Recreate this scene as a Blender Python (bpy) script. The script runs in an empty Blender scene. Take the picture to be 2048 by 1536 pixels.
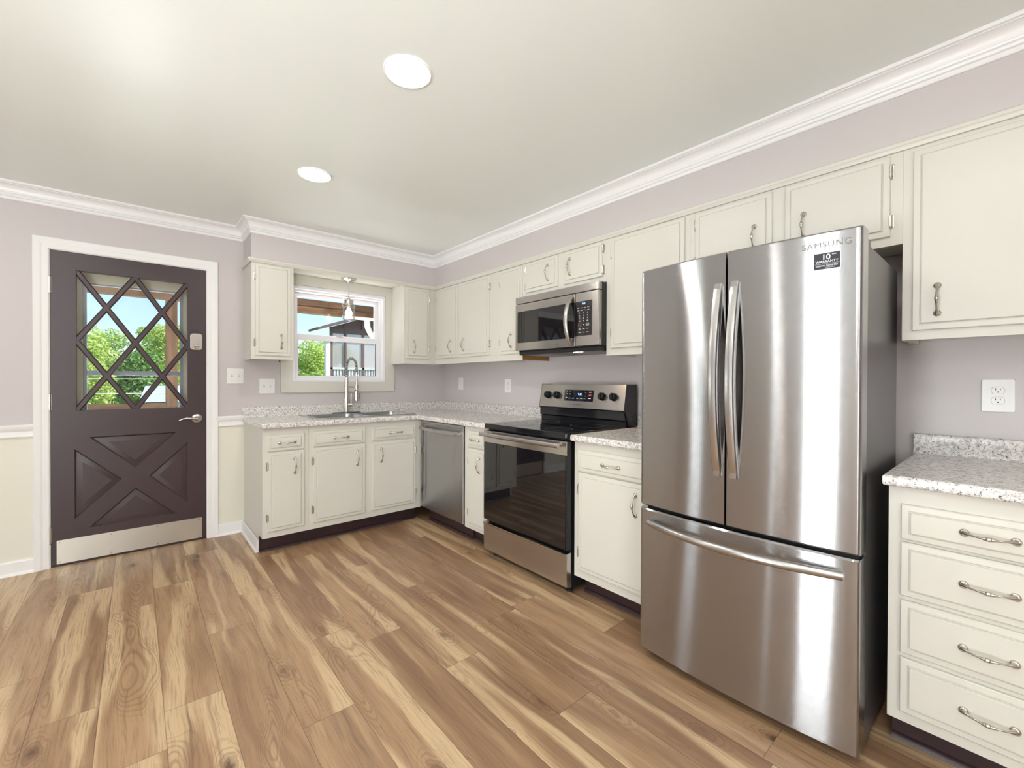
import bpy, bmesh, math, random
from mathutils import Vector, Matrix, geometry
import numpy as np
S = bpy.context.scene
COL = S.collection
random.seed(7)
PI = math.pi

# ------------------------------------------------------------------ camera
def build_camera():
    yaw, pitch, roll = math.radians(40.854), math.radians(-0.3912), math.radians(0.1889)
    F = Vector((math.sin(yaw), math.cos(yaw), 0)); R = Vector((math.cos(yaw), -math.sin(yaw), 0)); U = Vector((0, 0, 1))
    F2 = F*math.cos(pitch) + U*math.sin(pitch); U2 = U*math.cos(pitch) - F*math.sin(pitch)
    R3 = R*math.cos(roll) + U2*math.sin(roll); U3 = U2*math.cos(roll) - R*math.sin(roll)
    cd = bpy.data.cameras.new('camera'); cd.sensor_width = 36; cd.sensor_fit = 'HORIZONTAL'
    cd.lens = 869.72/2048*36; cd.clip_start = .02; cd.clip_end = 300
    co = bpy.data.objects.new('camera', cd); COL.objects.link(co)
    m = Matrix((R3, U3, -F2)).transposed().to_4x4(); m.translation = (0, 0, 1.2048)
    co.matrix_world = m
    S.camera = co
build_camera()

# ------------------------------------------------------------------ light
S.view_settings.view_transform = 'Standard'; S.view_settings.look = 'None'
S.view_settings.exposure = -0.02; S.view_settings.gamma = 1.0
S.view_settings.use_curve_mapping = False
W = bpy.data.worlds.new('world'); S.world = W; W.use_nodes = True
wn = W.node_tree.nodes; wl = W.node_tree.links
sky = wn.new('ShaderNodeTexSky'); sky.sky_type = 'NISHITA'; sky.sun_disc = False
sky.sun_elevation = math.radians(50); sky.sun_rotation = math.radians(100)
sky.air_density = 1.0; sky.dust_density = .7; sky.ozone_density = 2.6
wn['Background'].inputs[1].default_value = 0.25
wl.new(sky.outputs[0], wn['Background'].inputs[0])

def sun():
    d = bpy.data.lights.new('sun', 'SUN'); d.energy = 8.5; d.angle = .01; d.color = (1, .95, .86)
    o = bpy.data.objects.new('sun', d); COL.objects.link(o)
    o.rotation_euler = Vector((-.75, .38, -.85)).to_track_quat('-Z', 'Y').to_euler()
sun()
def area(name, loc, direction, sx, sy, power, color=(1, 1, 1), shape='RECTANGLE', spread=PI):
    d = bpy.data.lights.new(name, 'AREA'); d.shape = shape; d.size = sx; d.size_y = sy
    d.energy = power; d.color = color; d.spread = spread
    o = bpy.data.objects.new(name, d); COL.objects.link(o); o.location = loc
    o.rotation_euler = Vector(direction).to_track_quat('-Z', 'Z').to_euler()
    return o
# added lamps behind assumed openings, placed for refrigerator streaks and room brightness
XL, YF = -2.6, -3.0           # left wall, front wall
area('streak_lamp_left', (XL-.17, .56, 1.12), (1, 0, .02), .19, 1.95, 34, (.96, .98, 1))
area('streak_lamp_far', (XL-.17, 3.36, 1.12), (1, 0, .02), .30, 1.95, 34, (.96, .98, 1))
area('streak_lamp_slit', (XL-.17, 1.45, 1.12), (1, 0, .02), .045, 1.95, 34, (.96, .98, 1))
area('room_fill_patio', (-1.70, YF-.45, .95), (.1, 1, .5), 1.5, 2.0, 95, (.97, .99, 1))
# added uplights standing in for ground and deck bounce, brightening ceiling and niche
area('ceiling_fill_patio', (-1.70, YF-1.5, .0), (.12, .5, 1), 2.6, 2.2, 1280, (.96, .99, 1), spread=math.radians(112))
area('ceiling_fill_left', (XL-1.0, .62, .15), (1, 0, 1), 1.0, 1.4, 300, (.96, .99, 1))
area('niche_fill_kitchen', (1.42, 4.72, .40), (0, -.55, 1), 1.2, .7, 110, (1, .98, .95))
area('ceiling_fill_door', (0, 5.1, .2), (0, -.8, 1), 1.2, .9, 80, (1, .98, .95))

# ------------------------------------------------------------------ dims
YW, XW = 4.0215, 2.51          # back wall, right wall
YB, XB = 3.3535, 1.860         # base cabinet faces
YU, XU = 3.7239, 2.2195        # upper cabinet faces
H = 2.405
CT = .9085                     # counter top
UB, UT = 1.365, 2.105          # uppers
ULX = .650

# ------------------------------------------------------------------ materials
def srgb(r, g, b):
    f = lambda c: c/12.92 if c <= .04045 else ((c+.055)/1.055)**2.4
    return (f(r/255), f(g/255), f(b/255), 1)
MATS = {}
def mat(name, col=None, rough=.5, metal=0., spec=.5, **kw):
    m = bpy.data.materials.new(name); m.use_nodes = True
    p = m.node_tree.nodes['Principled BSDF']
    if col: p.inputs['Base Color'].default_value = col
    p.inputs['Roughness'].default_value = rough; p.inputs['Metallic'].default_value = metal
    p.inputs['Specular IOR Level'].default_value = spec
    for k, v in kw.items(): p.inputs[k.replace('_', ' ')].default_value = v
    MATS[name] = m
    return m, m.node_tree, p
class NT:
    def __init__(s, nt): s.nt = nt; s.n = nt.nodes; s.l = nt.links
    def new(s, t, **kw):
        n = s.n.new(t)
        for k, v in kw.items(): setattr(n, k, v)
        return n
    def put(s, sock, v):
        if isinstance(v, bpy.types.NodeSocket): s.l.new(v, sock)
        else: sock.default_value = v
    def math(s, op, a, b=None, c=None, clamp=False):
        n = s.new('ShaderNodeMath', operation=op, use_clamp=clamp); s.put(n.inputs[0], a)
        if b is not None: s.put(n.inputs[1], b)
        if c is not None: s.put(n.inputs[2], c)
        return n.outputs[0]
    def mix(s, f, a, b, mode='MIX'):
        n = s.new('ShaderNodeMix', data_type='RGBA', blend_type=mode)
        s.put(n.inputs[0], f); s.put(n.inputs[6], a); s.put(n.inputs[7], b)
        return n.outputs[2]
    def step(s, x, lo, hi, a=0., b=1.):
        n = s.new('ShaderNodeMapRange', interpolation_type='SMOOTHSTEP')
        s.put(n.inputs[0], x); s.put(n.inputs[1], lo); s.put(n.inputs[2], hi); s.put(n.inputs[3], a); s.put(n.inputs[4], b)
        return n.outputs[0]
    def noise(s, v, scale=1., detail=3., rough=.55, dist=0.):
        n = s.new('ShaderNodeTexNoise'); s.put(n.inputs['Vector'], v); s.put(n.inputs['Scale'], scale)
        s.put(n.inputs['Detail'], detail); s.put(n.inputs['Roughness'], rough); s.put(n.inputs['Distortion'], dist)
        return n
    def xyz(s, x, y, z=0.):
        n = s.new('ShaderNodeCombineXYZ'); s.put(n.inputs[0], x); s.put(n.inputs[1], y); s.put(n.inputs[2], z)
        return n.outputs[0]
    def sep(s, v):
        n = s.new('ShaderNodeSeparateXYZ'); s.put(n.inputs[0], v); return n.outputs
    def vmul(s, v, k):
        n = s.new('ShaderNodeVectorMath', operation='MULTIPLY'); s.put(n.inputs[0], v); s.put(n.inputs[1], k); return n.outputs[0]
    def bump(s, h, strength=.1, dist=.01):
        n = s.new('ShaderNodeBump'); s.put(n.inputs['Height'], h); n.inputs['Strength'].default_value = strength; n.inputs['Distance'].default_value = dist
        return n.outputs[0]
    def coord(s, k='Object'): return s.new('ShaderNodeTexCoord').outputs[k]
    def pos(s): return s.new('ShaderNodeNewGeometry').outputs['Position']

def paint(name, col, rough, bumpk=.05, scale=60, spec=.5):
    m, nt, p = mat(name, col, rough, spec=spec); t = NT(nt)
    n = t.noise(t.coord(), scale, 2)
    nt.links.new(t.bump(n.outputs[0], bumpk, .003), p.inputs['Normal'])
    n2 = t.noise(t.coord(), 3., 3)
    c = t.mix(t.math('MULTIPLY', n2.outputs[0], .06), col, (col[0]*.8, col[1]*.8, col[2]*.8, 1))
    nt.links.new(c, p.inputs['Base Color'])
    return m
CREAM = srgb(219, 216, 207)
M_cab = paint('cabinet_paint', CREAM, .36, .06, 30)
M_cabwall = paint('cream_wall_paint', srgb(232, 229, 214), .5)
M_trim = paint('white_trim_paint', srgb(244, 243, 243), .35, .03)
M_ceil = paint('ceiling_paint', srgb(239, 243, 239), .33, .03, 8)
M_soff = paint('lilac_wall_paint', srgb(206, 199, 199), .42, .06, 40)
M_vinyl = paint('white_vinyl', srgb(240, 239, 243), .3, .0)
M_plastic = paint('white_plastic', srgb(240, 239, 238), .25, .0)
M_toe = paint('dark_brown_paint', srgb(58, 40, 44), .35, .04)
M_door = paint('brown_door_paint', srgb(66, 51, 54), .36, .08, 50)
# back wall: lilac above the chair rail, cream below
def wall_back_mat():
    m, nt, p = mat('back_wall_paint', None, .42); t = NT(nt)
    z = t.sep(t.pos())[2]
    f = t.math('LESS_THAN', z, .88)
    nt.links.new(t.mix(f, srgb(206, 199, 199), srgb(234, 231, 217)), p.inputs['Base Color'])
    nt.links.new(t.bump(t.noise(t.pos(), 40, 2).outputs[0], .06, .003), p.inputs['Normal'])
    return m
M_wallb = wall_back_mat()

def steel(name, col, rough, aniso=.75, grain='h', axis='Z'):
    m, nt, p = mat(name, col, rough, 1.0); t = NT(nt)
    v = t.coord()
    k = (4, 4, 420) if grain == 'h' else (420, 420, 4)
    n = t.noise(t.vmul(v, k), 1., 2)
    nt.links.new(t.math('MULTIPLY_ADD', n.outputs[0], .03, rough-.015), p.inputs['Roughness'])
    p.inputs['Anisotropic Rotation'].default_value = .25
    p.inputs['Anisotropic'].default_value = aniso
    tg = t.new('ShaderNodeTangent', direction_type='RADIAL', axis=axis)
    nt.links.new(tg.outputs[0], p.inputs['Tangent'])
    return m
def brushed(name, col, rough, spread):
    """horizontally brushed sheet: fine random tilt of the surface up and down only"""
    m, nt, p = mat(name, col, rough, 1.0); t = NT(nt)
    wn_ = t.new('ShaderNodeTexWhiteNoise', noise_dimensions='3D')
    t.put(wn_.inputs['Vector'], t.vmul(t.coord(), (37, 37, 9000)))
    r, g, b = t.sep(wn_.outputs['Color'])
    k = t.math('MULTIPLY', t.math('SUBTRACT', t.math('ADD', t.math('ADD', r, g), b), 1.5), spread)
    ad = t.new('ShaderNodeVectorMath', operation='ADD'); nm = t.new('ShaderNodeVectorMath', operation='NORMALIZE')
    t.put(ad.inputs[0], t.new('ShaderNodeNewGeometry').outputs['Normal']); t.put(ad.inputs[1], t.xyz(0., 0., k))
    t.put(nm.inputs[0], ad.outputs[0]); nt.links.new(nm.outputs[0], p.inputs['Normal'])
    big = t.noise(t.vmul(t.coord(), (3, 3, 260)), 1., 2)
    nt.links.new(t.math('MULTIPLY_ADD', big.outputs[0], .06, rough-.03), p.inputs['Roughness'])
    return m
M_steel = brushed('brushed_steel', srgb(175, 175, 177), .085, .38)
M_steel2 = steel('satin_steel_bar', srgb(190, 188, 187), .25, .4)
M_steelp = steel('panel_steel', srgb(200, 196, 192), .24, .8)
M_nickel = mat('brushed_nickel', srgb(205, 200, 194), .25, 1.)[0]
M_kick = steel('kick_plate_steel', srgb(205, 200, 190), .38, .5)
M_sink = steel('sink_steel', srgb(190, 190, 192), .28, .3)
M_black = mat('black_plastic', (.012, .012, .014, 1), .35)[0]
M_blackgloss = mat('black_enamel', (.008, .009, .012, 1), .08)[0]
M_glassblk = mat('black_oven_glass', (.006, .006, .008, 1), .03, spec=.9)[0]
M_charc = paint('dark_grey_side', srgb(104, 102, 104), .32, .03)
MATS['dark_grey_side'].node_tree.nodes['Principled BSDF'].inputs['Metallic'].default_value = .6
M_filter = steel('aluminium_filter', srgb(150, 150, 150), .4, .0)
M_rawwood = None
def wood_simple(name, c1, c2, scale=(30, 30, 2), rough=.6):
    m, nt, p = mat(name, None, rough); t = NT(nt)
    n = t.noise(t.vmul(t.coord(), scale), 1., 4, .6, .4)
    nt.links.new(t.mix(t.step(n.outputs[0], .3, .7), c1, c2), p.inputs['Base Color'])
    return m
M_rawwood = wood_simple('raw_wood', srgb(140, 98, 40), srgb(168, 122, 58), (2, 2, 40))
M_porchwood = wood_simple('porch_timber', srgb(84, 62, 46), srgb(126, 96, 70), (3, 20, 20))
M_porchpost = wood_simple('porch_post_timber', srgb(84, 63, 48), srgb(124, 95, 72), (20, 20, 2))
M_stormcream = paint('storm_frame_cream', srgb(214, 204, 178), .45)
M_stormgrey = paint('storm_sash_grey', srgb(160, 166, 176), .4)
M_white_ext = paint('exterior_white', srgb(240, 238, 235), .5)
M_slot = mat('light_grey_plastic', srgb(196, 196, 198), .5)[0]
M_rubber = mat('black_rubber', (.02, .02, .02, 1), .6)[0]

def thin_glass(name, tint=(1, 1, 1, 1), refl=1.):
    m = bpy.data.materials.new(name); m.use_nodes = True; t = NT(m.node_tree); t.n.clear()
    tr = t.new('ShaderNodeBsdfTransparent'); tr.inputs[0].default_value = tint
    gl = t.new('ShaderNodeBsdfGlossy'); gl.inputs['Roughness'].default_value = .02
    fr = t.new('ShaderNodeFresnel'); fr.inputs[0].default_value = 1.45
    mx = t.new('ShaderNodeMixShader'); out = t.new('ShaderNodeOutputMaterial')
    t.put(mx.inputs[0], t.math('MULTIPLY', fr.outputs[0], refl)); t.l.new(tr.outputs[0], mx.inputs[1]); t.l.new(gl.outputs[0], mx.inputs[2]); t.l.new(mx.outputs[0], out.inputs[0])
    MATS[name] = m
    return m
M_glass = thin_glass('window_glass', (.97, .98, .98, 1), .6)
M_jar = thin_glass('jar_glass', (.97, .98, .98, 1), .8)

def emit(name, col, strength):
    m = bpy.data.materials.new(name); m.use_nodes = True; p = m.node_tree.nodes['Principled BSDF']
    p.inputs['Base Color'].default_value = (.8, .8, .8, 1) if strength > 2 else (.02, .02, .02, 1)
    p.inputs['Emission Color'].default_value = col; p.inputs['Emission Strength'].default_value = strength
    MATS[name] = m
    return m
M_lamp = emit('lamp_diffuser_lit', (1, .98, .96, 1), 6.)
M_bulb = emit('bulb_lit', (1, .93, .85, 1), 9.)
M_blue = emit('blue_clock_digits', (.12, .35, 1, 1), 3.)
M_print = mat('white_print', srgb(215, 215, 220), .5)[0]
M_printred = mat('red_print', srgb(150, 70, 72), .5)[0]
M_printdark = mat('grey_print', srgb(74, 72, 73), .5)[0]
M_ringgrey = mat('burner_ring_grey', srgb(58, 58, 60), .4)[0]
M_logo = mat('logo_grey', srgb(128, 126, 126), .3, .6)[0]
M_sticker = mat('navy_sticker', srgb(38, 40, 54), .35)[0]
M_stickeredge = mat('white_sticker_edge', srgb(235, 235, 240), .4)[0]

def granite():
    m, nt, p = mat('granite_laminate', None, .22); t = NT(nt)
    v = t.coord()
    a = t.noise(v, 62, 5, .65, .5).outputs[0]
    b = t.noise(v, 120, 3, .6, .3).outputs[0]
    c = t.noise(v, 150, 2, .5, .6).outputs[0]
    d = t.noise(v, 14, 3, .5).outputs[0]
    col = t.mix(t.step(a, .36, .56), srgb(186, 180, 178), srgb(242, 239, 236))
    col = t.mix(t.step(b, .54, .64, 0, .6), col, srgb(166, 158, 156))
    col = t.mix(t.step(d, .5, .72, 0, .28), col, srgb(214, 202, 190))
    col = t.mix(t.step(c, .63, .66, 0, .95), col, srgb(50, 47, 54))
    e = t.noise(v, 62, 3, .7, 1.2).outputs[0]
    col = t.mix(t.step(e, .65, .68, 0, .9), col, srgb(62, 58, 68))
    nt.links.new(col, p.inputs['Base Color'])
    return m
M_gran = granite()

def floor_mat():
    m, nt, p = mat('oak_plank_floor', None, .34); t = NT(nt)
    uv = t.new('ShaderNodeUVMap', uv_map='plank').outputs[0]
    rc = t.new('ShaderNodeAttribute', attribute_name='rnd').outputs['Vector']
    r = t.sep(rc); u, v, _ = t.sep(uv)
    ou = t.math('MULTIPLY_ADD', r[0], 17.3, u); ov = t.math('MULTIPLY_ADD', r[1], 23.7, v)
    # slow wander that makes the grain meander
    wob = t.noise(t.xyz(t.math('MULTIPLY', ou, 5.), t.math('MULTIPLY', ov, 2.0)), 1., 2).outputs[0]
    ou2 = t.math('MULTIPLY_ADD', wob, .05, ou)
    # pale sapwood bands along the plank
    sap = t.noise(t.xyz(t.math('MULTIPLY', ou2, 11.), t.math('MULTIPLY', ov, .75)), 1., 1.5, .4).outputs[0]
    sapf = t.step(t.math('MULTIPLY_ADD', r[2], .16, sap), .60, .71)
    # mid tone drifting
    tone = t.noise(t.xyz(t.math('MULTIPLY', ou2, 16.), t.math('MULTIPLY', ov, 1.3)), 1., 3).outputs[0]
    tonef = t.step(t.math('MULTIPLY_ADD', r[0], .25, tone), .38, .82)
    col = t.mix(tonef, srgb(140, 108, 82), srgb(176, 143, 110))
    col = t.mix(t.math('MULTIPLY', sapf, .85), col, srgb(210, 182, 144))
    # fine straight fibre
    fib = t.noise(t.xyz(t.math('MULTIPLY', ou2, 190.), t.math('MULTIPLY', ov, 5.)), 1., 3, .6).outputs[0]
    col = t.mix(t.step(fib, .46, .72, 0, .55), col, srgb(128, 92, 66))
    # dark smoky streaks
    sm = t.noise(t.xyz(t.math('MULTIPLY', ou2, 26.), t.math('MULTIPLY', ov, 1.7)), 1., 4, .65, .5).outputs[0]
    col = t.mix(t.step(sm, .52, .76, 0, .62), col, srgb(104, 78, 62))
    # cathedral rings: closed contours of a stretched field
    fld = t.noise(t.xyz(t.math('MULTIPLY', ou, 7.5), t.math('MULTIPLY', ov, 1.35)), 1., 1., .3, .2).outputs[0]
    ring = t.math('SINE', t.math('MULTIPLY', fld, 230.))
    gate = t.step(fld, .56, .66)
    col = t.mix(t.math('MULTIPLY', t.step(ring, .1, .95, 0, .36), gate), col, srgb(110, 78, 58))
    # knots
    vo = t.new('ShaderNodeTexVoronoi'); vo.feature = 'F1'
    kw = t.noise(t.xyz(t.math('MULTIPLY', ou, 40.), t.math('MULTIPLY', ov, 18.)), 1., 2).outputs[0]
    t.put(vo.inputs['Vector'], t.xyz(t.math('MULTIPLY_ADD', kw, .25, t.math('MULTIPLY', ou, 6.2)), t.math('MULTIPLY', ov, 2.6))); vo.inputs['Scale'].default_value = 1.
    vo.inputs['Randomness'].default_value = .95
    vr = t.sep(vo.outputs['Color'])[0]
    kg = t.math('GREATER_THAN', vr, .45)
    kn = t.math('MULTIPLY', t.step(vo.outputs['Distance'], .19, .05), kg)
    col = t.mix(t.math('MULTIPLY', kn, .62), col, srgb(98, 68, 52))
    kn2 = t.math('MULTIPLY', t.step(vo.outputs['Distance'], .075, .045), kg)
    col = t.mix(t.math('MULTIPLY', kn2, .65), col, srgb(66, 48, 42))
    kr = t.math('SINE', t.math('MULTIPLY', vo.outputs['Distance'], 95.))
    krg = t.math('MULTIPLY', t.step(vo.outputs['Distance'], .40, .16), kg)
    col = t.mix(t.math('MULTIPLY', t.step(kr, .2, .95, 0, .34), krg), col, srgb(98, 70, 54))
    # joints
    ed = t.math('MINIMUM', t.math('MINIMUM', u, t.math('SUBTRACT', .18, u)), t.math('MINIMUM', v, t.math('SUBTRACT', 1.23, v)))
    col = t.mix(t.step(ed, .0018, .0006, 0, .55), col, srgb(70, 50, 40))
    nt.links.new(col, p.inputs['Base Color'])
    nt.links.new(t.math('MULTIPLY_ADD', fib, .12, .28), p.inputs['Roughness'])
    hgt = t.math('ADD', t.math('MULTIPLY', fib, -.3), t.step(ed, 0., .003))
    nt.links.new(t.bump(hgt, .15, .002), p.inputs['Normal'])
    return m
M_floor = floor_mat()

def leaf_mat(name, c1, c2):
    m, nt, p = mat(name, None, .55); t = NT(nt)
    g = t.new('ShaderNodeNewGeometry')
    col = t.mix(g.outputs['Random Per Island'], c1, c2)
    nt.links.new(col, p.inputs['Base Color'])
    p.inputs['Subsurface Weight'].default_value = 0.
    tr = t.new('ShaderNodeBsdfTranslucent'); t.l.new(col, tr.inputs[0])
    ms = t.new('ShaderNodeMixShader'); ms.inputs[0].default_value = .4
    t.l.new(p.outputs[0], ms.inputs[1]); t.l.new(tr.outputs[0], ms.inputs[2]); t.l.new(ms.outputs[0], t.n['Material Output'].inputs[0])
    return m
M_leafA = leaf_mat('leaves_yellow_green', srgb(150, 184, 76), srgb(226, 236, 150))
M_leafB = leaf_mat('leaves_mid_green', srgb(124, 166, 74), srgb(206, 226, 130))
M_leafC = leaf_mat('leaves_dark_green', srgb(84, 128, 64), srgb(156, 194, 104))
M_bark = wood_simple('bark', srgb(80, 66, 52), srgb(110, 92, 74))
M_grass = paint('lawn', srgb(112, 144, 76), .8)
M_roofblue = paint('pale_roof', srgb(170, 190, 204), .7, .2, 30)
M_siding = paint('pale_siding', srgb(206, 212, 214), .7)
M_brownext = paint('brown_exterior', srgb(110, 92, 90), .7)
M_deck = wood_simple('deck_boards', srgb(120, 92, 70), srgb(150, 118, 92), (2, 30, 30))
def screen_mat():
    m = bpy.data.materials.new('insect_screen'); m.use_nodes = True; t = NT(m.node_tree)
    p = t.n['Principled BSDF']; p.inputs['Base Color'].default_value = srgb(190, 186, 192); p.inputs['Roughness'].default_value = .6
    p.inputs['Alpha'].default_value = .55
    MATS['insect_screen'] = m
    return m
M_screen = screen_mat()

# ------------------------------------------------------------------ mesh helpers
class B:
    def __init__(s): s.bm = bmesh.new()
    def _new(s, before): return [v for v in s.bm.verts if v not in before]
    def box(s, x0, y0, z0, x1, y1, z1, bev=0., seg=2, mi=0):
        t = bmesh.new(); r = bmesh.ops.create_cube(t, size=1)
        for v in t.verts:
            v.co = Vector(((x0+x1)/2+v.co.x*(x1-x0), (y0+y1)/2+v.co.y*(y1-y0), (z0+z1)/2+v.co.z*(z1-z0)))
        if bev > 0:
            bmesh.ops.bevel(t, geom=t.edges[:], offset=bev, segments=seg, affect='EDGES', profile=.5)
        for f in t.faces: f.material_index = mi
        s.merge(t); return s
    def merge(s, t, M=None):
        me = bpy.data.meshes.new('tmp'); t.to_mesh(me); t.free()
        if M is not None: me.transform(M)
        s.bm.from_mesh(me); bpy.data.meshes.remove(me)
    def mesh(s, me, M=None, mi=None):
        if M is not None: me.transform(M)
        if mi is not None:
            for p in me.polygons: p.material_index = mi
        s.bm.from_mesh(me); bpy.data.meshes.remove(me); return s
    def loops(s, loops, closed=True, cap0=False, cap1=False, mi=0):
        vs = [[s.bm.verts.new(p) for p in L] for L in loops]
        n = len(vs[0])
        for a, b in zip(vs, vs[1:]):
            for i in range(n if closed else n-1):
                j = (i+1) % n
                try: s.bm.faces.new((a[i], a[j], b[j], b[i])).material_index = mi
                except ValueError: pass
        if cap0: s.bm.faces.new(vs[0][::-1]).material_index = mi
        if cap1: s.bm.faces.new(vs[-1]).material_index = mi
        return s
    def tube(s, pts, rad, seg=12, closed=False, mi=0, flat=1., up=None):
        pts = [Vector(p) for p in pts]; n = len(pts)
        if not isinstance(rad, (list, tuple)): rad = [rad]*n
        tang = []
        for i in range(n):
            if closed: d = pts[(i+1) % n]-pts[i-1]
            else: d = pts[min(i+1, n-1)]-pts[max(i-1, 0)]
            tang.append(d.normalized())
        a = Vector(up) if up else (Vector((0, 0, 1)) if abs(tang[0].z) < .9 else Vector((1, 0, 0)))
        nrm = (a - tang[0]*a.dot(tang[0])).normalized()
        L = []
        for i in range(n):
            if i > 0:
                nrm = (nrm - tang[i]*nrm.dot(tang[i])).normalized()
            bn = tang[i].cross(nrm)
            L.append([pts[i]+(nrm*math.cos(2*PI*k/seg)+bn*math.sin(2*PI*k/seg)*flat)*rad[i] for k in range(seg)])
        if closed: L.append(L[0])
        if closed:
            vs = [[s.bm.verts.new(p) for p in l] for l in L[:-1]]
            for i in range(n):
                a, b = vs[i], vs[(i+1) % n]
                for k in range(seg):
                    j = (k+1) % seg; s.bm.faces.new((a[k], a[j], b[j], b[k])).material_index = mi
        else: s.loops(L, True, True, True, mi)
        return s
    def lathe(s, prof, c=(0, 0, 0), axis='z', seg=32, mi=0, cap=True):
        c = Vector(c); L = []
        for r, h in prof:
            l = []
            for k in range(seg):
                a = 2*PI*k/seg; x, y = r*math.cos(a), r*math.sin(a)
                if axis == 'z': p = Vector((x, y, h))
                elif axis == 'y': p = Vector((x, h, y))
                else: p = Vector((h, x, y))
                l.append(c+p)
            L.append(l)
        s.loops(L, True, cap, cap, mi); return s
    def prism(s, poly, fn, a, b, mi=0):
        """poly: 2-D points, fn(u, v, w) -> xyz, extruded from w=a to w=b"""
        s.loops([[Vector(fn(u, v, a)) for u, v in poly], [Vector(fn(u, v, b)) for u, v in poly]], True, True, True, mi); return s
    def sphere(s, c, r, sc=(1, 1, 1), seg=20, mi=0):
        t = bmesh.new(); bmesh.ops.create_uvsphere(t, u_segments=seg, v_segments=max(8, seg//2), radius=r)
        for v in t.verts: v.co = Vector((v.co.x*sc[0], v.co.y*sc[1], v.co.z*sc[2]))+Vector(c)
        for f in t.faces: f.material_index = mi
        s.merge(t); return s

def link(name, me, mats, parent=None, smooth=30):
    if not isinstance(mats, (list, tuple)): mats = [mats]
    for m in mats: me.materials.append(m)
    if smooth:
        for p in me.polygons: p.use_smooth = True
        me.set_sharp_from_angle(angle=math.radians(smooth))
    o = bpy.data.objects.new(name, me); COL.objects.link(o)
    if smooth:
        w = o.modifiers.new('weighted', 'WEIGHTED_NORMAL'); w.keep_sharp = True; w.weight = 90
    if parent: o.parent = parent
    return o
def obj(name, b, mats, parent=None, smooth=30, world_of=None):
    bmesh.ops.recalc_face_normals(b.bm, faces=b.bm.faces[:])
    me = bpy.data.meshes.new(name); b.bm.to_mesh(me); b.bm.free()
    if world_of is not None: me.transform(ROOTM[world_of.name].inverted())
    return link(name, me, mats, parent, smooth)
ROOTM = {}
def tag(o, label, cat, group=None, kind=None):
    o['label'] = label
    if cat: o['category'] = cat
    if group: o['group'] = group
    if kind: o['kind'] = kind
    return o
def thing(name, label, cat, loc=(0, 0, 0), rz=0., group=None, kind=None):
    o = bpy.data.objects.new(name, None); COL.objects.link(o); o.location = loc; o.rotation_euler = (0, 0, rz)
    o.empty_display_size = .1
    ROOTM[o.name] = Matrix.Translation(loc) @ Matrix.Rotation(rz, 4, 'Z')
    return tag(o, label, cat, group, kind)
def struct(name, b, m, label, cat, smooth=30):
    return tag(obj(name, b, m, None, smooth), label, cat, None, 'structure')
def shape2d(outer, holes=(), depth=.01, bev=0., res=2):
    """flat plate in XY with holes, thickness depth centred on z=0 -> mesh"""
    cu = bpy.data.curves.new('c', 'CURVE'); cu.dimensions = '2D'; cu.fill_mode = 'BOTH'
    for poly in [outer]+list(holes):
        sp = cu.splines.new('POLY'); sp.points.add(len(poly)-1)
        for q, (x, y) in zip(sp.points, poly): q.co = (x, y, 0, 1)
        sp.use_cyclic_u = True
    cu.extrude = depth/2-bev; cu.bevel_depth = bev; cu.bevel_resolution = res
    o = bpy.data.objects.new('c', cu); me = bpy.data.meshes.new_from_object(o)
    bpy.data.objects.remove(o); bpy.data.curves.remove(cu)
    return me
XZ = Matrix.Rotation(PI/2, 4, 'X')      # XY plate -> XZ plate facing -y
def rect(x0, y0, x1, y1): return [(x0, y0), (x1, y0), (x1, y1), (x0, y1)]
def rrect(x0, y0, x1, y1, r, n=5):
    out = []
    for cx, cy, a0 in ((x1-r, y1-r, 0), (x0+r, y1-r, 90), (x0+r, y0+r, 180), (x1-r, y0+r, 270)):
        for k in range(n+1):
            a = math.radians(a0+90*k/n); out.append((cx+r*math.cos(a), cy+r*math.sin(a)))
    return out
def text_mesh(s, size, ext=.0004, spacing=1., bold=False):
    cu = bpy.data.curves.new('t', 'FONT'); cu.body = s; cu.size = size; cu.extrude = ext; cu.align_x = 'CENTER'; cu.align_y = 'CENTER'
    cu.space_character = spacing
    if bold: cu.offset = size*.02
    o = bpy.data.objects.new('t', cu); me = bpy.data.meshes.new_from_object(o)
    bpy.data.objects.remove(o); bpy.data.curves.remove(cu); return me
def text_part(name, s, size, m, parent, M, **kw):
    me = text_mesh(s, size, **kw); me.transform(M @ XZ); me.name = name
    return link(name, me, m, parent, 0)
def T(x, y, z): return Matrix.Translation((x, y, z))
def sweep(path, prof, closed=False):
    """mitred sweep along an XY path; prof = (offset to the right of travel, z)"""
    b = B(); P = [Vector((x, y)) for x, y in path]; L = []
    n = len(P)
    for i in range(n):
        d0 = (P[i]-P[i-1]).normalized() if i > 0 else None
        d1 = (P[i+1]-P[i]).normalized() if i < n-1 else None
        d0 = d0 or d1; d1 = d1 or d0
        n0 = Vector((d0.y, -d0.x)); n1 = Vector((d1.y, -d1.x))
        m = (n0+n1); m = m/(m.dot(n0))
        L.append([Vector((P[i].x+m.x*o, P[i].y+m.y*o, z)) for o, z in prof])
    b.loops(L, True, True, True); return b

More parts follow.
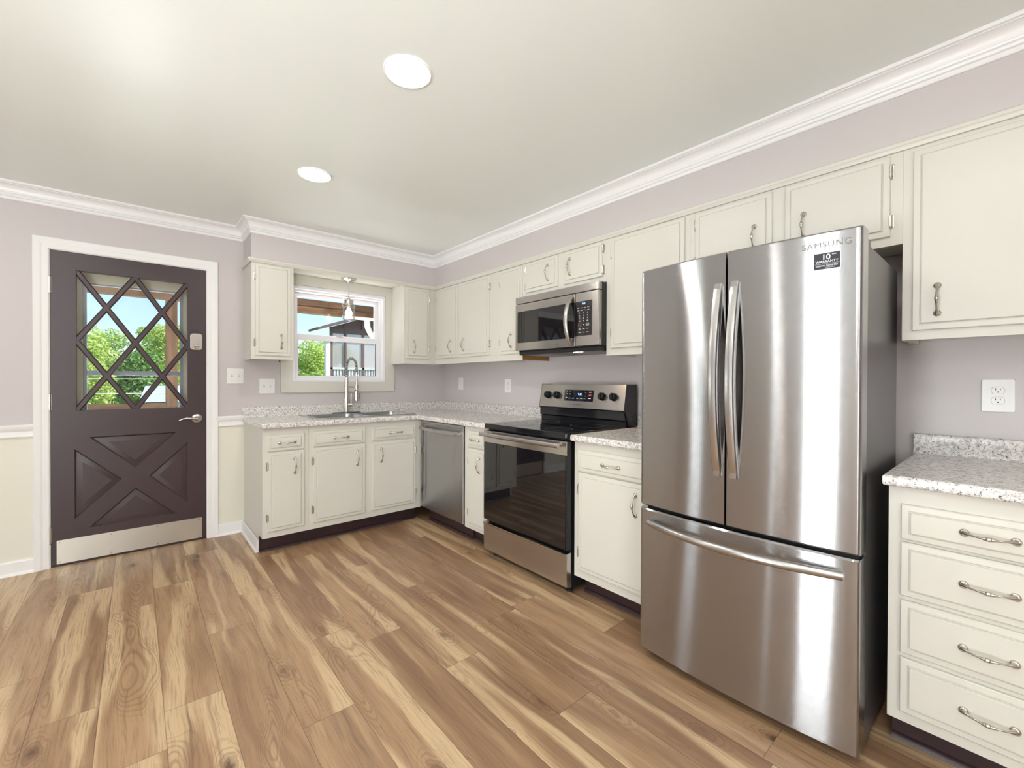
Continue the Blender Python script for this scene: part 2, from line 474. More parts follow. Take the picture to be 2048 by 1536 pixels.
# ------------------------------------------------------------------ setting
def build_floor():
    x0, x1, y0, y1 = XL-.1, XW+.05, YF-.1, YW+.17
    joints = {-3: 2.58, -2: 3.43, -1: 3.03, 0: 3.237, 1: 3.71, 2: 2.83, 3: 2.119, 4: 1.949, 5: 1.55, 6: 2.30, 7: 2.95, 8: 1.75}
    verts, faces, uvs, cols = [], [], [], []
    k0 = math.floor((x0-.075)/.18); k1 = math.floor((x1-.075)/.18)
    rng = random.Random(11)
    for k in range(k0, k1+1):
        xa, xb = .075+.18*k, .075+.18*(k+1)
        j = joints.get(k, rng.uniform(1.3, 3.6)); y = j
        while y > y0: y -= 1.23
        while y < y1:
            c = (rng.random(), rng.random(), rng.random(), 1)
            ya, yb2 = max(y, y0), min(y+1.23, y1); xa2, xb2 = max(xa, x0), min(xb, x1)
            if yb2 > ya:
                i = len(verts); verts += [(xa2, ya, 0), (xb2, ya, 0), (xb2, yb2, 0), (xa2, yb2, 0)]
                faces.append((i, i+1, i+2, i+3))
                for px, py in ((xa2, ya), (xb2, ya), (xb2, yb2), (xa2, yb2)): uvs.append((px-xa, py-y)); cols.append(c)
            y += 1.23
    # underside slab so the floor has thickness
    i = len(verts)
    verts += [(x0, y0, -.12), (x1, y0, -.12), (x1, y1, -.12), (x0, y1, -.12), (x0, y0, -.002), (x1, y0, -.002), (x1, y1, -.002), (x0, y1, -.002)]
    for f in ((0, 3, 2, 1), (0, 1, 5, 4), (1, 2, 6, 5), (2, 3, 7, 6), (3, 0, 4, 7)):
        faces.append(tuple(i+q for q in f))
        for _ in range(4): uvs.append((.09, .6)); cols.append((.5, .5, .5, 1))
    me = bpy.data.meshes.new('floor'); me.from_pydata(verts, [], faces)
    me.uv_layers.new(name='plank'); me.color_attributes.new('rnd', 'FLOAT_COLOR', 'CORNER')
    ul = me.uv_layers['plank']; ca = me.color_attributes['rnd']
    for q in range(len(uvs)): ul.data[q].uv = uvs[q]; ca.data[q].color = cols[q]
    tag(link('floor', me, M_floor, None, 0), 'wood-look plank floor with knots and pale streaks', 'floor', None, 'structure')
build_floor()
DX0, DX1, DZ1 = -.4118, .4031, 2.032        # door slab
WX0, WX1, WZ0, WZ1 = 1.004, 1.836, 1.191, 2.020   # kitchen window
def build_shell():
    c = B(); c.box(XL-.2, YF-.2, H, XW+.2, YW+.2, H+.15)
    struct('ceiling', c, M_ceil, 'smooth off-white painted ceiling', 'ceiling')
    w = B(); w.mesh(shape2d(rect(XL-.12, -.12, XW+.12, H+.05), [rect(DX0-.012, -.119, DX1+.012, DZ1+.012), rect(WX0, WZ0, WX1, WZ1)], .17), T(0, YW+.085, 0) @ XZ)
    struct('wall_back', w, M_wallb, 'back wall, lilac grey above and cream below the chair rail', 'wall', 0)
    w = B(); w.box(XW, YF-.12, -.12, XW+.12, YW, H+.05)
    struct('wall_right', w, M_soff, 'lilac grey wall behind the stove and refrigerator', 'wall', 0)
    # left and front wall with openings added for the lamps outside
    RY = Matrix(((0, 0, 1, 0), (1, 0, 0, 0), (0, 1, 0, 0), (0, 0, 0, 1)))    # XY plate -> YZ plate
    w = B(); w.mesh(shape2d(rect(YF, -.12, YW, H+.05), [rect(.30, .10, .90, 2.15), rect(3.13, .10, 3.59, 2.15), rect(1.39, .10, 1.51, 2.15)], .12), T(XL-.06, 0, 0) @ RY)
    struct('wall_left', w, M_soff, 'left wall of the room, outside the photo', 'wall', 0)
    w = B(); w.mesh(shape2d(rect(XL-.12, -.12, XW+.12, H+.05), [rect(-2.45, .08, -.95, 2.08)], .12), T(0, YF-.06, 0) @ XZ)
    struct('wall_front', w, M_soff, 'wall behind the camera, outside the photo', 'wall', 0)
    # soffit over the upper cabinets
    s = B(); s.box(ULX, YU, UT+.012, XU+.01, YW, H); s.box(XU, YF, UT+.012, XW, YW, H)
    struct('wall_soffit', s, M_soff, 'lilac grey soffit above the wall cabinets', 'wall', 0)
build_shell()
def build_trim():
    prof = [(0, 2.302), (.007, 2.302), (.010, 2.306), (.010, 2.315), (.005, 2.317), (.005, 2.320), (.014, 2.323), (.017, 2.329), (.011, 2.332), (.011, 2.335), (.019, 2.338), (.021, 2.343), (.015, 2.346), (.015, 2.349)]
    for k in range(9):
        a = k/8; prof.append((.017+.034*(1-math.cos(a*PI/2))+.002*a, 2.350+.036*math.sin(a*PI/2)))
    prof += [(.048, 2.386), (.048, 2.391), (.058, 2.393), (.0605, 2.397), (.0605, H), (0, H)]
    c = sweep([(XL, YW), (ULX, YW), (ULX, YU), (XU, YU), (XU, YF)], prof)
    struct('trim_1', c, M_trim, 'white crown moulding along the ceiling', 'crown moulding', 25)
    # thin moulding on top of the wall cabinets
    prof = [(0, 2.088), (.010, 2.088), (.014, 2.098), (.019, 2.104), (.019, 2.116), (.012, 2.122), (0, 2.122)]
    prof = [(o+.001, z) for o, z in prof]
    c = sweep([(ULX-.002, YW), (ULX-.002, YU), (XU, YU), (XU, -.25)], prof)
    struct('trim_2', c, M_cab, 'thin cream moulding along the top of the wall cabinets', 'moulding', 25)
    chair = [(0, .845), (.012, .845), (.014, .853), (.010, .862), (.010, .882), (.016, .890), (.022, .904), (.022, .918), (.016, .924), (0, .924)]
    for n, xa, xb, lab in (('trim_3', XL, -.484, 'white chair rail left of the brown door'), ('trim_4', .4644, ULX, 'white chair rail between the brown door and the counter')):
        struct(n, sweep([(xa, YW), (xb, YW)], chair), M_trim, lab, 'chair rail', 25)
    base = [(0, .0), (.022, .0), (.020, .012), (.013, .018), (.013, .076), (.009, .086), (0, .086)]
    struct('baseboard_back', sweep([(XL, YW), (-.484, YW)], base), M_trim, 'white baseboard left of the brown door', 'baseboard', 25)
    struct('baseboard_corner', sweep([(.4644, YW), (ULX-.002, YW), (ULX-.002, 3.455)], base), M_trim, 'white baseboard wrapping the side of the base cabinets', 'baseboard', 25)
    # cream board around the kitchen window and lining the niche
    w = B(); w.mesh(shape2d(rect(.9154, 1.101, 1.9262, 2.112), [rect(WX0, WZ0, WX1, WZ1)], .02), T(0, YW-.010, 0) @ XZ)
    w.box(.943, YU+.002, 2.104, 1.887, YW-.02, 2.116)
    struct('trim_5', w, M_cab, 'flat cream board surrounding the kitchen window', 'window trim', 0)
build_trim()

# ------------------------------------------------------------------ back door
def tri_inset(tri, d):
    a = [Vector(p) for p in tri]; out = []
    ctr = sum(a, Vector((0, 0)))/3
    lines = []
    for i in range(3):
        p, q = a[i], a[(i+1) % 3]; e = (q-p).normalized(); n = Vector((-e.y, e.x))
        if (ctr-p).dot(n) < 0: n = -n
        lines.append((p+n*d, e))
    for i in range(3):
        (p, e), (q, f) = lines[i-1], lines[i]
        den = e.x*f.y-e.y*f.x; tt = ((q-p).x*f.y-(q-p).y*f.x)/den
        out.append(p+e*tt)
    return out
def build_door():
    r = thing('door_1', 'dark brown back door with diamond lattice window and cross panels', 'door', (0, YW, 0), 0, None, 'structure')
    tris = [[(-.237, .823), (.226, .823), (-.004, .590)], [(-.306, .752), (-.306, .288), (-.072, .521)],
            [(.292, .746), (.292, .290), (.068, .520)], [(-.238, .220), (.224, .222), (-.003, .450)]]
    WIN = rect(-.2963, 1.0003, .2914, 1.9208)
    d = B(); d.mesh(shape2d(rect(DX0, .010, DX1, DZ1), [WIN]+tris, .044, .002), T(0, .024, 0) @ XZ)
    slab = obj('door_slab', d, M_door, r)
    for tr in tris:
        b = B(); L = []
        for ins, y in ((-.001, .003), (.005, .010), (.008, .013), (.012, .013), (.036, .005), (.040, .005)):
            L.append([Vector((p.x, y, p.y)) for p in tri_inset(tr, ins)])
        L.insert(0, [Vector((p.x, .03, p.y)) for p in tri_inset(tr, -.001)])
        b.loops(L, True, True, True); obj('cross_panel', b, M_door, slab, 20)
    # lattice
    b = B()
    xl, xr, zb, zt = -.2963, .2914, 1.0003, 1.9208; xm, zm = (xl+xr)/2, (zb+zt)/2
    for p, q in (((xl, zt), (xr, zb)), ((xr, zt), (xl, zb)), ((xm, zt), (xl, zm)), ((xm, zt), (xr, zm)), ((xl, zm), (xm, zb)), ((xr, zm), (xm, zb))):
        p, q = Vector(p), Vector(q); e = (q-p).normalized(); n = Vector((-e.y, e.x))
        e0 = .0003*(p.x+3*q.x+p.y)
        prof = [(-.0165, .026), (-.0165, .014+e0), (-.010, .006+e0), (.010, .006+e0), (.0165, .014+e0), (.0165, .026)]
        b.loops([[Vector((c.x+n.x*o, y, c.y+n.y*o)) for o, y in prof] for c in (p, q)], True, True, True)
    lat = obj('lattice', b, M_door, slab, 20)
    # rebate bead round the glass
    g = B(); g.box(-.30, .026, .996, .295, .030, 1.925); obj('glass_pane', g, M_glass, slab, 0)
    k = B(); k.mesh(shape2d(rrect(-.3877, .0145, .3759, .1667, .003), [], .002), T(0, .0005, 0) @ XZ)
    kp = obj('kick_plate', k, M_kick, slab); kp['label'] = 'brushed steel kick plate'
    s = B()
    for x in (-.375, -.13, .115, .363):
        for z in (.028, .154): s.lathe([(.0001, -.0022), (.0045, -.0018), (.005, .0)], (x, -.0005, z), 'y', 12)
    obj('screws', s, M_nickel, slab)
    for z in (1.81, 1.06, .21):
        h = B(); h.tube([(DX0-.004, -.006, z-.05), (DX0-.004, -.006, z+.05)], .007, 12); h.box(DX0-.012, -.002, z-.05, DX0+.004, .002, z+.05)
        for q in (-.052, .052): h.sphere((DX0-.004, -.006, z+q), .006)
        obj('hinge', h, M_nickel, slab)
    # deadbolt
    db = B(); db.mesh(shape2d(rrect(.309, 1.432, .377, 1.549, .016), [], .012, .004), T(0, -.004, 0) @ XZ)
    obj('deadbolt', db, M_nickel, slab)
    tb = B(); tb.lathe([(.019, -.011), (.019, -.016), (.016, -.018), (.0001, -.018)], (.343, 0, 1.458), 'y', 24); tb.box(.324, -.030, 1.453, .362, -.016, 1.463, .004)
    obj('thumb_turn', tb, M_nickel, slab)
    lv = B(); lv.lathe([(.034, .002), (.034, -.006), (.030, -.011), (.016, -.016), (.012, -.03), (.011, -.05)], (.345, 0, .917), 'y', 32)
    pts = [(.345, -.050, .917), (.33, -.053, .917), (.305, -.054, .921), (.28, -.052, .924), (.255, -.052, .918), (.235, -.052, .908)]
    lv.tube(pts, [.011, .010, .009, .008, .0065, .004], 12); lv.sphere((.345, -.050, .917), .0112)
    lv = obj('lever_handle', lv, M_nickel, slab); lv['label'] = 'satin nickel curved lever handle'
    # jamb + casing
    j = B()
    j.box(DX0-.012, -.003, 0, DX0-.002, .168, DZ1+.012); j.box(DX1+.002, -.003, 0, DX1+.012, .168, DZ1+.012); j.box(DX0-.012, -.003, DZ1+.002, DX1+.012, .168, DZ1+.012)
    obj('jamb', j, M_trim, r)
    prof = [(0, -.010), (.004, -.012), (.03, -.013), (.036, -.016), (.042, -.018), (.066, -.020), (.0695, -.016), (.0695, .0), (0, 0)]
    c = B()
    xi0, xi1, zi = DX0-.006, DX1+.006, DZ1+.006
    k = lambda o: [(xi0-o, 0.), (xi0-o, zi+o), (xi1+o, zi+o), (xi1+o, 0.)]
    cols = [[Vector((x, y, z)) for (x, z) in k(o)] for o, y in prof]
    L = [[cols[i][j] for i in range(len(prof))] for j in range(4)]
    c.loops(L, True, True, True)
    obj('casing', c, M_trim, r, 20)
    # threshold
    t = B(); t.box(DX0-.002, .0, 0, DX1+.002, .17, .008); obj('threshold', t, M_toe, r)
build_door()

# ------------------------------------------------------------------ kitchen window
def ring(b, x0, z0, x1, z1, wl, wr, wb, wt, y0, y1, bev=.003):
    b.mesh(shape2d(rect(x0+bev, z0+bev, x1-bev, z1-bev), [rect(x0+wl-bev, z0+wb-bev, x1-wr+bev, z1-wt+bev)], y1-y0, bev), T(0, (y0+y1)/2, 0) @ XZ)
def build_window():
    r = thing('window_1', 'white single-hung window above the sink', 'window', (0, YW, 0), 0, None, 'structure')
    f = B(); ring(f, WX0, WZ0, WX1, WZ1, .022, .022, .022, .030, -.012, .13); ring(f, WX0+.02, WZ0+.02, WX1-.02, WZ1-.03, .014, .014, .014, .016, .03, .13, .002)
    obj('frame', f, M_vinyl, r)
    s = B(); ring(s, WX0+.034, 1.585, WX1-.034, WZ1-.046, .030, .034, .030, .034, .082, .112)
    us = obj('upper_sash', s, M_vinyl, r)
    g = B(); g.box(WX0+.06, .096, 1.61, WX1-.06, .100, WZ1-.075); obj('glass_pane', g, M_glass, us, 0)
    s = B(); ring(s, WX0+.034, WZ0+.034, WX1-.034, 1.606, .028, .034, .022, .046, .046, .076)
    ls = obj('lower_sash', s, M_vinyl, r)
    g = B(); g.box(WX0+.055, .060, WZ0+.05, WX1-.06, .064, 1.57); obj('glass_pane', g, M_glass, ls, 0)
    # dark gasket round the lower glass
    gk = B(); ring(gk, WX0+.060, WZ0+.054, WX1-.066, 1.562, .004, .008, .004, .004, .050, .060, .001); obj('gasket', gk, M_printdark, ls, 0)
    # sash lock
    l = B(); l.box(1.39, .03, 1.606, 1.45, .06, 1.616, .003); obj('sash_lock', l, M_vinyl, ls)
build_window()

# unseen glazing, added and shaped for refrigerator streaks and room brightness
def plain_window(name, M, w, h, label):
    r = thing(name, label, 'window', (0, 0, 0), 0, None, 'structure'); r.matrix_world = M
    e = min(.05, w*.2)
    f = B(); ring(f, 0, 0, w, h, e, e, .05, .05, .0, .08)
    obj('frame', f, M_vinyl, r)
    g = B(); g.box(e, .038, .05, w-e, .042, h-.05); obj('glass_pane', g, M_glass, r, 0)
RZ90 = Matrix.Rotation(PI/2, 4, 'Z')
plain_window('added_window_near', T(XL, .30, .10) @ RZ90, .60, 2.05, 'unseen tall left-wall window nearer the camera, added for refrigerator streaks')
plain_window('added_window_far', T(XL, 3.13, .10) @ RZ90, .46, 2.05, 'unseen tall narrow left-wall window near the back, added for refrigerator streaks')
plain_window('added_window_slit', T(XL, 1.39, .10) @ RZ90, .12, 2.05, 'unseen slim glazed slot in the left wall, added for a thin refrigerator streak')
plain_window('added_patio_door', T(-.95, YF, .08) @ Matrix.Rotation(PI, 4, 'Z'), 1.50, 2.0, 'unseen glazed patio door behind the camera, added to let fill light in')

# ------------------------------------------------------------------ cabinets
def pull_mesh():
    b = B(); n = 20; pts, rad = [], []
    for i in range(n+1):
        a = i/n; z = -.05+.1*a
        y = -.006-.026*math.sin(PI*a)**.75
        e = abs(2*a-1)
        r = .0030+.0034*max(0, 1-e*3.2)**.6 + (.0052*max(0, (e-.72)/.28)**1.4)
        pts.append((0, y, z)); rad.append(r)
    b.tube(pts, rad, 10)
    for z in (-.05, .05): b.lathe([(.0115, 0), (.0115, -.003), (.008, -.006), (.0001, -.007)], (0, 0, z), 'y', 16)
    for q in (-.0045, .0045): b.lathe([(.0055, -.0012), (.0072, 0), (.0055, .0012)], (0, -.032, q), 'z', 12)
    me = bpy.data.meshes.new('handle'); bmesh.ops.recalc_face_normals(b.bm, faces=b.bm.faces[:]); b.bm.to_mesh(me); b.bm.free()
    me.materials.append(M_nickel)
    for p in me.polygons: p.use_smooth = True
    me.set_sharp_from_angle(angle=math.radians(50))
    return me
PULL = pull_mesh()
def hinge_mesh():
    b = B()
    b.mesh(shape2d(rrect(-.0115, -.029, .001, .029, .005), [], .003, .0008), T(0, .0185, 0) @ XZ)     # leaf on the face frame
    b.tube([(-.001, .009, -.020), (-.001, .009, .020)], .0055, 10)
    b.box(-.004, .009, -.018, .002, .019, .018, .001)
    for z in (-.024, .024): b.lathe([(.0001, -.0012), (.003, 0)], (-.008, .017, z), 'y', 8)
    for z in (-.022, .022): b.sphere((-.001, .009, z), .0048, seg=8)
    me = bpy.data.meshes.new('hinge'); bmesh.ops.recalc_face_normals(b.bm, faces=b.bm.faces[:]); b.bm.to_mesh(me); b.bm.free()
    me.materials.append(M_nickel)
    for p in me.polygons: p.use_smooth = True
    me.set_sharp_from_angle(angle=math.radians(40))
    return me
HINGE = hinge_mesh()
def inst(name, me, parent, loc, rot=(0, 0, 0), sc=None):
    o = bpy.data.objects.new(name, me); COL.objects.link(o); o.parent = parent; o.location = loc; o.rotation_euler = rot
    if sc: o.scale = sc
    return o
def routed(x0, x1, z0, z1, t=.020, inset=.026):
    """overlay door or drawer front: face towards -y, back on y=0"""
    b = B(); L = []
    def rc(i, y): return [Vector((x0+i, y, z0+i)), Vector((x1-i, y, z0+i)), Vector((x1-i, y, z1-i)), Vector((x0+i, y, z1-i))]
    for i, y in ((0, 0), (0, -t*.55), (.0025, -t*.68), (inset-.006, -t*.74), (inset-.003, -t*.58), (inset-.0012, -t*.58), (inset, -t*.96), (inset+.0012, -t)):
        L.append(rc(i, y))
    b.loops(L, True, True, True); return b
def cab_body(w, d, z0, z1, base, toe=None):
    b = B(); th = .018
    b.box(0, 0, z0, w, .02, z1)                                  # face frame
    b.box(0, .02, z0, th, d, z1); b.box(w-th, .02, z0, w, d, z1)  # sides
    zb = z0+(.022 if not base else 0)
    b.box(th, .02, zb, w-th, d, zb+th)
    b.box(th, d-.008, zb, w-th, d, z1)
    if not base: b.box(th, .02, z1-th, w-th, d, z1)
    return b
def cabinet(name, label, cat, loc, rz, w, d, z0, z1, doors=(), drawers=(), group=None, toe=0., side_notch=True):
    r = thing(name, label, cat, loc, rz, group)
    base = toe > 0
    b = cab_body(w, d, z0, z1, base)
    if base:
        b.box(0, .10, 0.0, .018, d, z0); b.box(w-.018, .10, 0.0, w, d, z0)
    obj('body', b, M_cab, r, 0)
    if base:
        t = B(); t.box(.0, .098, 0, w, .110, z0)
        t.prism([(.098, 0), (.082, 0), (.083, .006), (.088, .013), (.094, .017), (.098, .018)], lambda u, v, q: (q, u, v), 0, w)
        tk = obj('toe_kick', t, M_toe, r); tk['label'] = 'dark brown toe kick'
    for (x0, x1, za, zb, side, hx, hz) in doors:
        do = obj('door', routed(x0, x1, za, zb), M_cab, r, 20)
        if hx is not None: inst('handle', PULL, do, (hx, -.020, hz))
        if side:
            q = min(.095, (zb-za)*.19)
            for hz2 in (za+q, zb-q):
                if side == 'L': inst('hinge', HINGE, do, (x0, -.020, hz2))
                else: inst('hinge', HINGE, do, (x1, -.020, hz2), (0, 0, 0), (-1, 1, 1))
    for (x0, x1, za, zb, hx, hz) in drawers:
        dr = obj('drawer', routed(x0, x1, za, zb, inset=.024), M_cab, r, 20)
        inst('handle', PULL, dr, (hx, -.020, hz), (0, PI/2, 0))
    return r
RR = -PI/2
BZ, BT = .117, .872           # base cabinet box
GAP = .0005
def build_cabinets():
    D = YW-YB-.002
    # back run
    o = ULX+.001
    cabinet('base_cabinet', 'narrow cream base cabinet at the left end of the back counter', 'cabinet', (o, YB, 0), 0, .296, D, BZ, BT,
            [(.684-o, .917-o, .161, .706, 'L', .851-o, .602)], [(.682-o, .916-o, .715, .826, .802-o, .770)], 'base cabinets', .1)
    o = .948
    cabinet('sink_cabinet', 'wide cream two-door base cabinet under the sink', 'cabinet', (o, YB, 0), 0, .911, D, BZ, BT,
            [(.979-o, 1.364-o, .164, .710, 'L', 1.298-o, .604), (1.422-o, 1.805-o, .168, .710, 'R', 1.493-o, .604)],
            [(.979-o, 1.365-o, .720, .832, 1.176-o, .776), (1.422-o, 1.804-o, .725, .834, 1.620-o, .781)], 'base cabinets', .1)
    DX = XW-XB-.002
    o = 2.685
    cabinet('base_cabinet', 'slim cream base cabinet between the dishwasher and the stove', 'cabinet', (XB, o, 0), RR, .29, DX, BZ, BT,
            [(o-2.628, o-2.408, .146, .712, 'L', o-2.478, .606)], [(o-2.628, o-2.408, .722, .838, o-2.535, .781)], 'base cabinets', .1)
    o = 1.6105
    cabinet('base_cabinet', 'cream base cabinet between the stove and the refrigerator', 'cabinet', (XB, o, 0), RR, .5105, DX, BZ, BT,
            [(o-1.573, o-1.135, .164, .703, 'L', o-1.205, .600)], [(o-1.578, o-1.135, .711, .827, o-1.355, .767)], 'base cabinets', .1)
    o = .2665
    x0, x1 = o-.235, o+.149
    cabinet('drawer_cabinet', 'cream four-drawer base cabinet right of the refrigerator', 'cabinet', (XB, o, 0), RR, .4565, DX, BZ, BT,
            [], [(x0, x1, .706, .817, o-.044, .764), (x0, x1, .526, .696, o-.044, .611), (x0, x1, .343, .511, o-.044, .424), (x0, x1, .154, .327, o-.042, .240)], 'base cabinets', .1)
    # uppers, back wall
    DU = YW-YU-.002
    o = ULX
    wl_ = cabinet('wall_cabinet', 'cream wall cabinet left of the kitchen window', 'cabinet', (o, YU, 0), 0, .291, DU, UB, UT,
            [(.676-o, .918-o, 1.393, 2.078, 'L', .848-o, 1.502)], (), 'wall cabinets')
    b = B(); b.tube([(.205, .06, UB-.012), (.205, .06, UB+.024)], .004, 8); b.sphere((.205, .06, UB-.014), .006, seg=10); obj('latch_peg', b, M_black, wl_)
    o = 1.8895
    cabinet('wall_cabinet', 'cream wall cabinet right of the kitchen window', 'cabinet', (o, YU, 0), 0, XU-o-.001, DU-.002, UB, UT,
            [(1.908-o, 2.149-o, 1.415, 2.080, 'R', 1.981-o, 1.524)], (), 'wall cabinets')
    # uppers, right wall
    DV = XW-XU-.002
    o = YW-.002
    cabinet('wall_cabinet', 'cream corner wall cabinet with two tall doors', 'cabinet', (XU, o, 0), RR, o-2.7525, DV, UB, UT,
            [(o-3.690, o-3.315, 1.418, 2.080, 'L', o-3.413, 1.526), (o-3.291, o-2.848, 1.418, 2.080, 'R', o-3.200, 1.525)], (), 'wall cabinets')
    o = 2.752
    r = cabinet('wall_cabinet', 'slim cream single-door wall cabinet left of the microwave', 'cabinet', (XU, o, 0), RR, .305, DV, UB, UT,
            [(o-2.704, o-2.469, 1.415, 2.080, 'L', o-2.554, 1.519)], (), 'wall cabinets')
    b = B(); b.box(.3045, .004, UB+.002, .307, DV, UB+.068); p = obj('side_panel', b, M_rawwood, r, 0); p['label'] = 'unpainted brown side panel'
    o = 2.4445
    cabinet('wall_cabinet', 'short cream two-door wall cabinet above the microwave', 'cabinet', (XU, o, 0), RR, o-1.668, DV, 1.826, UT,
            [(o-2.402, o-2.075, 1.863, 2.080, 'L', o-2.160, 1.973), (o-2.016, o-1.694, 1.863, 2.080, 'R', o-1.955, 1.973)], (), 'wall cabinets')
    o = 1.6675
    cabinet('wall_cabinet', 'cream wall cabinet between the microwave and the refrigerator', 'cabinet', (XU, o, 0), RR, .5425, DV, UB, UT,
            [(o-1.624, o-1.155, 1.408, 2.080, 'L', o-1.215, 1.524)], (), 'wall cabinets')
    o = 1.1245
    cabinet('wall_cabinet', 'cream two-door wall cabinet above the refrigerator', 'cabinet', (XU, o, 0), RR, .8395, DV, 1.735, UT,
            [(o-1.095, o-.734, 1.769, 2.078, 'L', o-.807, 1.884), (o-.682, o-.321, 1.769, 2.078, 'R', o-.607, 1.884)], (), 'wall cabinets')
    o = .2845
    cabinet('wall_cabinet', 'large cream wall cabinet above the right-hand outlet', 'cabinet', (XU, o, 0), RR, .475, DV, UB, UT,
            [(o-.255, o+.165, 1.399, 2.070, 'R', o-.186, 1.506)], (), 'wall cabinets')
build_cabinets()

# ------------------------------------------------------------------ countertops
SX0, SX1, SY0, SY1 = 1.035, 1.875, 3.455, 3.955       # sink rim
def build_counters():
    th = .036; zc = CT-th/2; bev = .009
    XF, YFc = 1.824, 3.318
    def top(outer, holes=()):
        b = B(); b.mesh(shape2d(outer, holes, th, bev, 3), T(0, 0, zc)); return b
    def splash(path):
        prof = [(0.0005, CT-.003), (.034, CT-.003), (.027, CT+.004), (.022, CT+.014), (.022, CT+.068), (.019, CT+.077), (.012, CT+.081), (.0005, CT+.081)]
        return sweep(path, prof)
    e = bev
    c = top([(ULX-.012+e, YFc+e), (XF+e, YFc+e), (XF+e, 2.393+e), (XW-e, 2.393+e), (XW-e, YW-e), (ULX-.012+e, YW-e)], [rect(SX0+.03, SY0+.03, SX1-.03, SY1-.03)])
    c = obj('countertop', c, M_gran); tag(c, 'L-shaped speckled grey-white countertop holding the sink', 'countertop', 'countertops')
    obj('backsplash', splash([(ULX-.012, YW), (XW, YW), (XW, 2.393)]), M_gran, c)
    c = obj('countertop', top(rect(XF+e, 1.097+e, XW-e, 1.613-e)), M_gran); tag(c, 'speckled countertop piece between the stove and the refrigerator', 'countertop', 'countertops')
    obj('backsplash', splash([(XW, 1.613), (XW, 1.097)]), M_gran, c)
    c = obj('countertop', top(rect(XF+e, -.20+e, XW-e, .278-e)), M_gran); tag(c, 'speckled countertop piece right of the refrigerator', 'countertop', 'countertops')
    obj('backsplash', splash([(XW, .278), (XW, -.20)]), M_gran, c)
build_counters()

# ------------------------------------------------------------------ sink and faucet
def build_sink():
    r = thing('sink', 'stainless steel double-bowl sink set in the back counter', 'sink', ((SX0+SX1)/2, (SY0+SY1)/2, CT))
    cx, cy = (SX0+SX1)/2, (SY0+SY1)/2
    hx, hy = (SX1-SX0)/2, (SY1-SY0)/2
    bowls = [(-hx+.028, -hy+.028, -.016, hy-.095), (.016, -hy+.028, hx-.028, hy-.095)]
    b = B(); b.mesh(shape2d(rrect(-hx, -hy, hx, hy, .025), [rrect(*q, .05) for q in bowls], .006, .002), T(0, 0, .003))
    obj('rim', b, M_sink, r)
    for q in bowls:
        w = B(); L = []
        for ins, z in ((0, .004), (.003, -.004), (.010, -.06), (.016, -.13), (.030, -.155), (.06, -.160)):
            L.append([Vector((x, y, z)) for x, y in rrect(q[0]+ins, q[1]+ins, q[2]-ins, q[3]-ins, max(.012, .05-ins*.4))])
        w.loops(L, True, False, True)
        bo = obj('bowl', w, M_sink, r, 50)
        d = B(); x, y = (q[0]+q[2])/2, (q[1]+q[3])/2
        d.lathe([(.042, -.1595), (.042, -.157), (.034, -.1575), (.030, -.159), (.0001, -.159)], (x, y, 0), 'z', 24); obj('drain', d, M_nickel, bo)
build_sink()
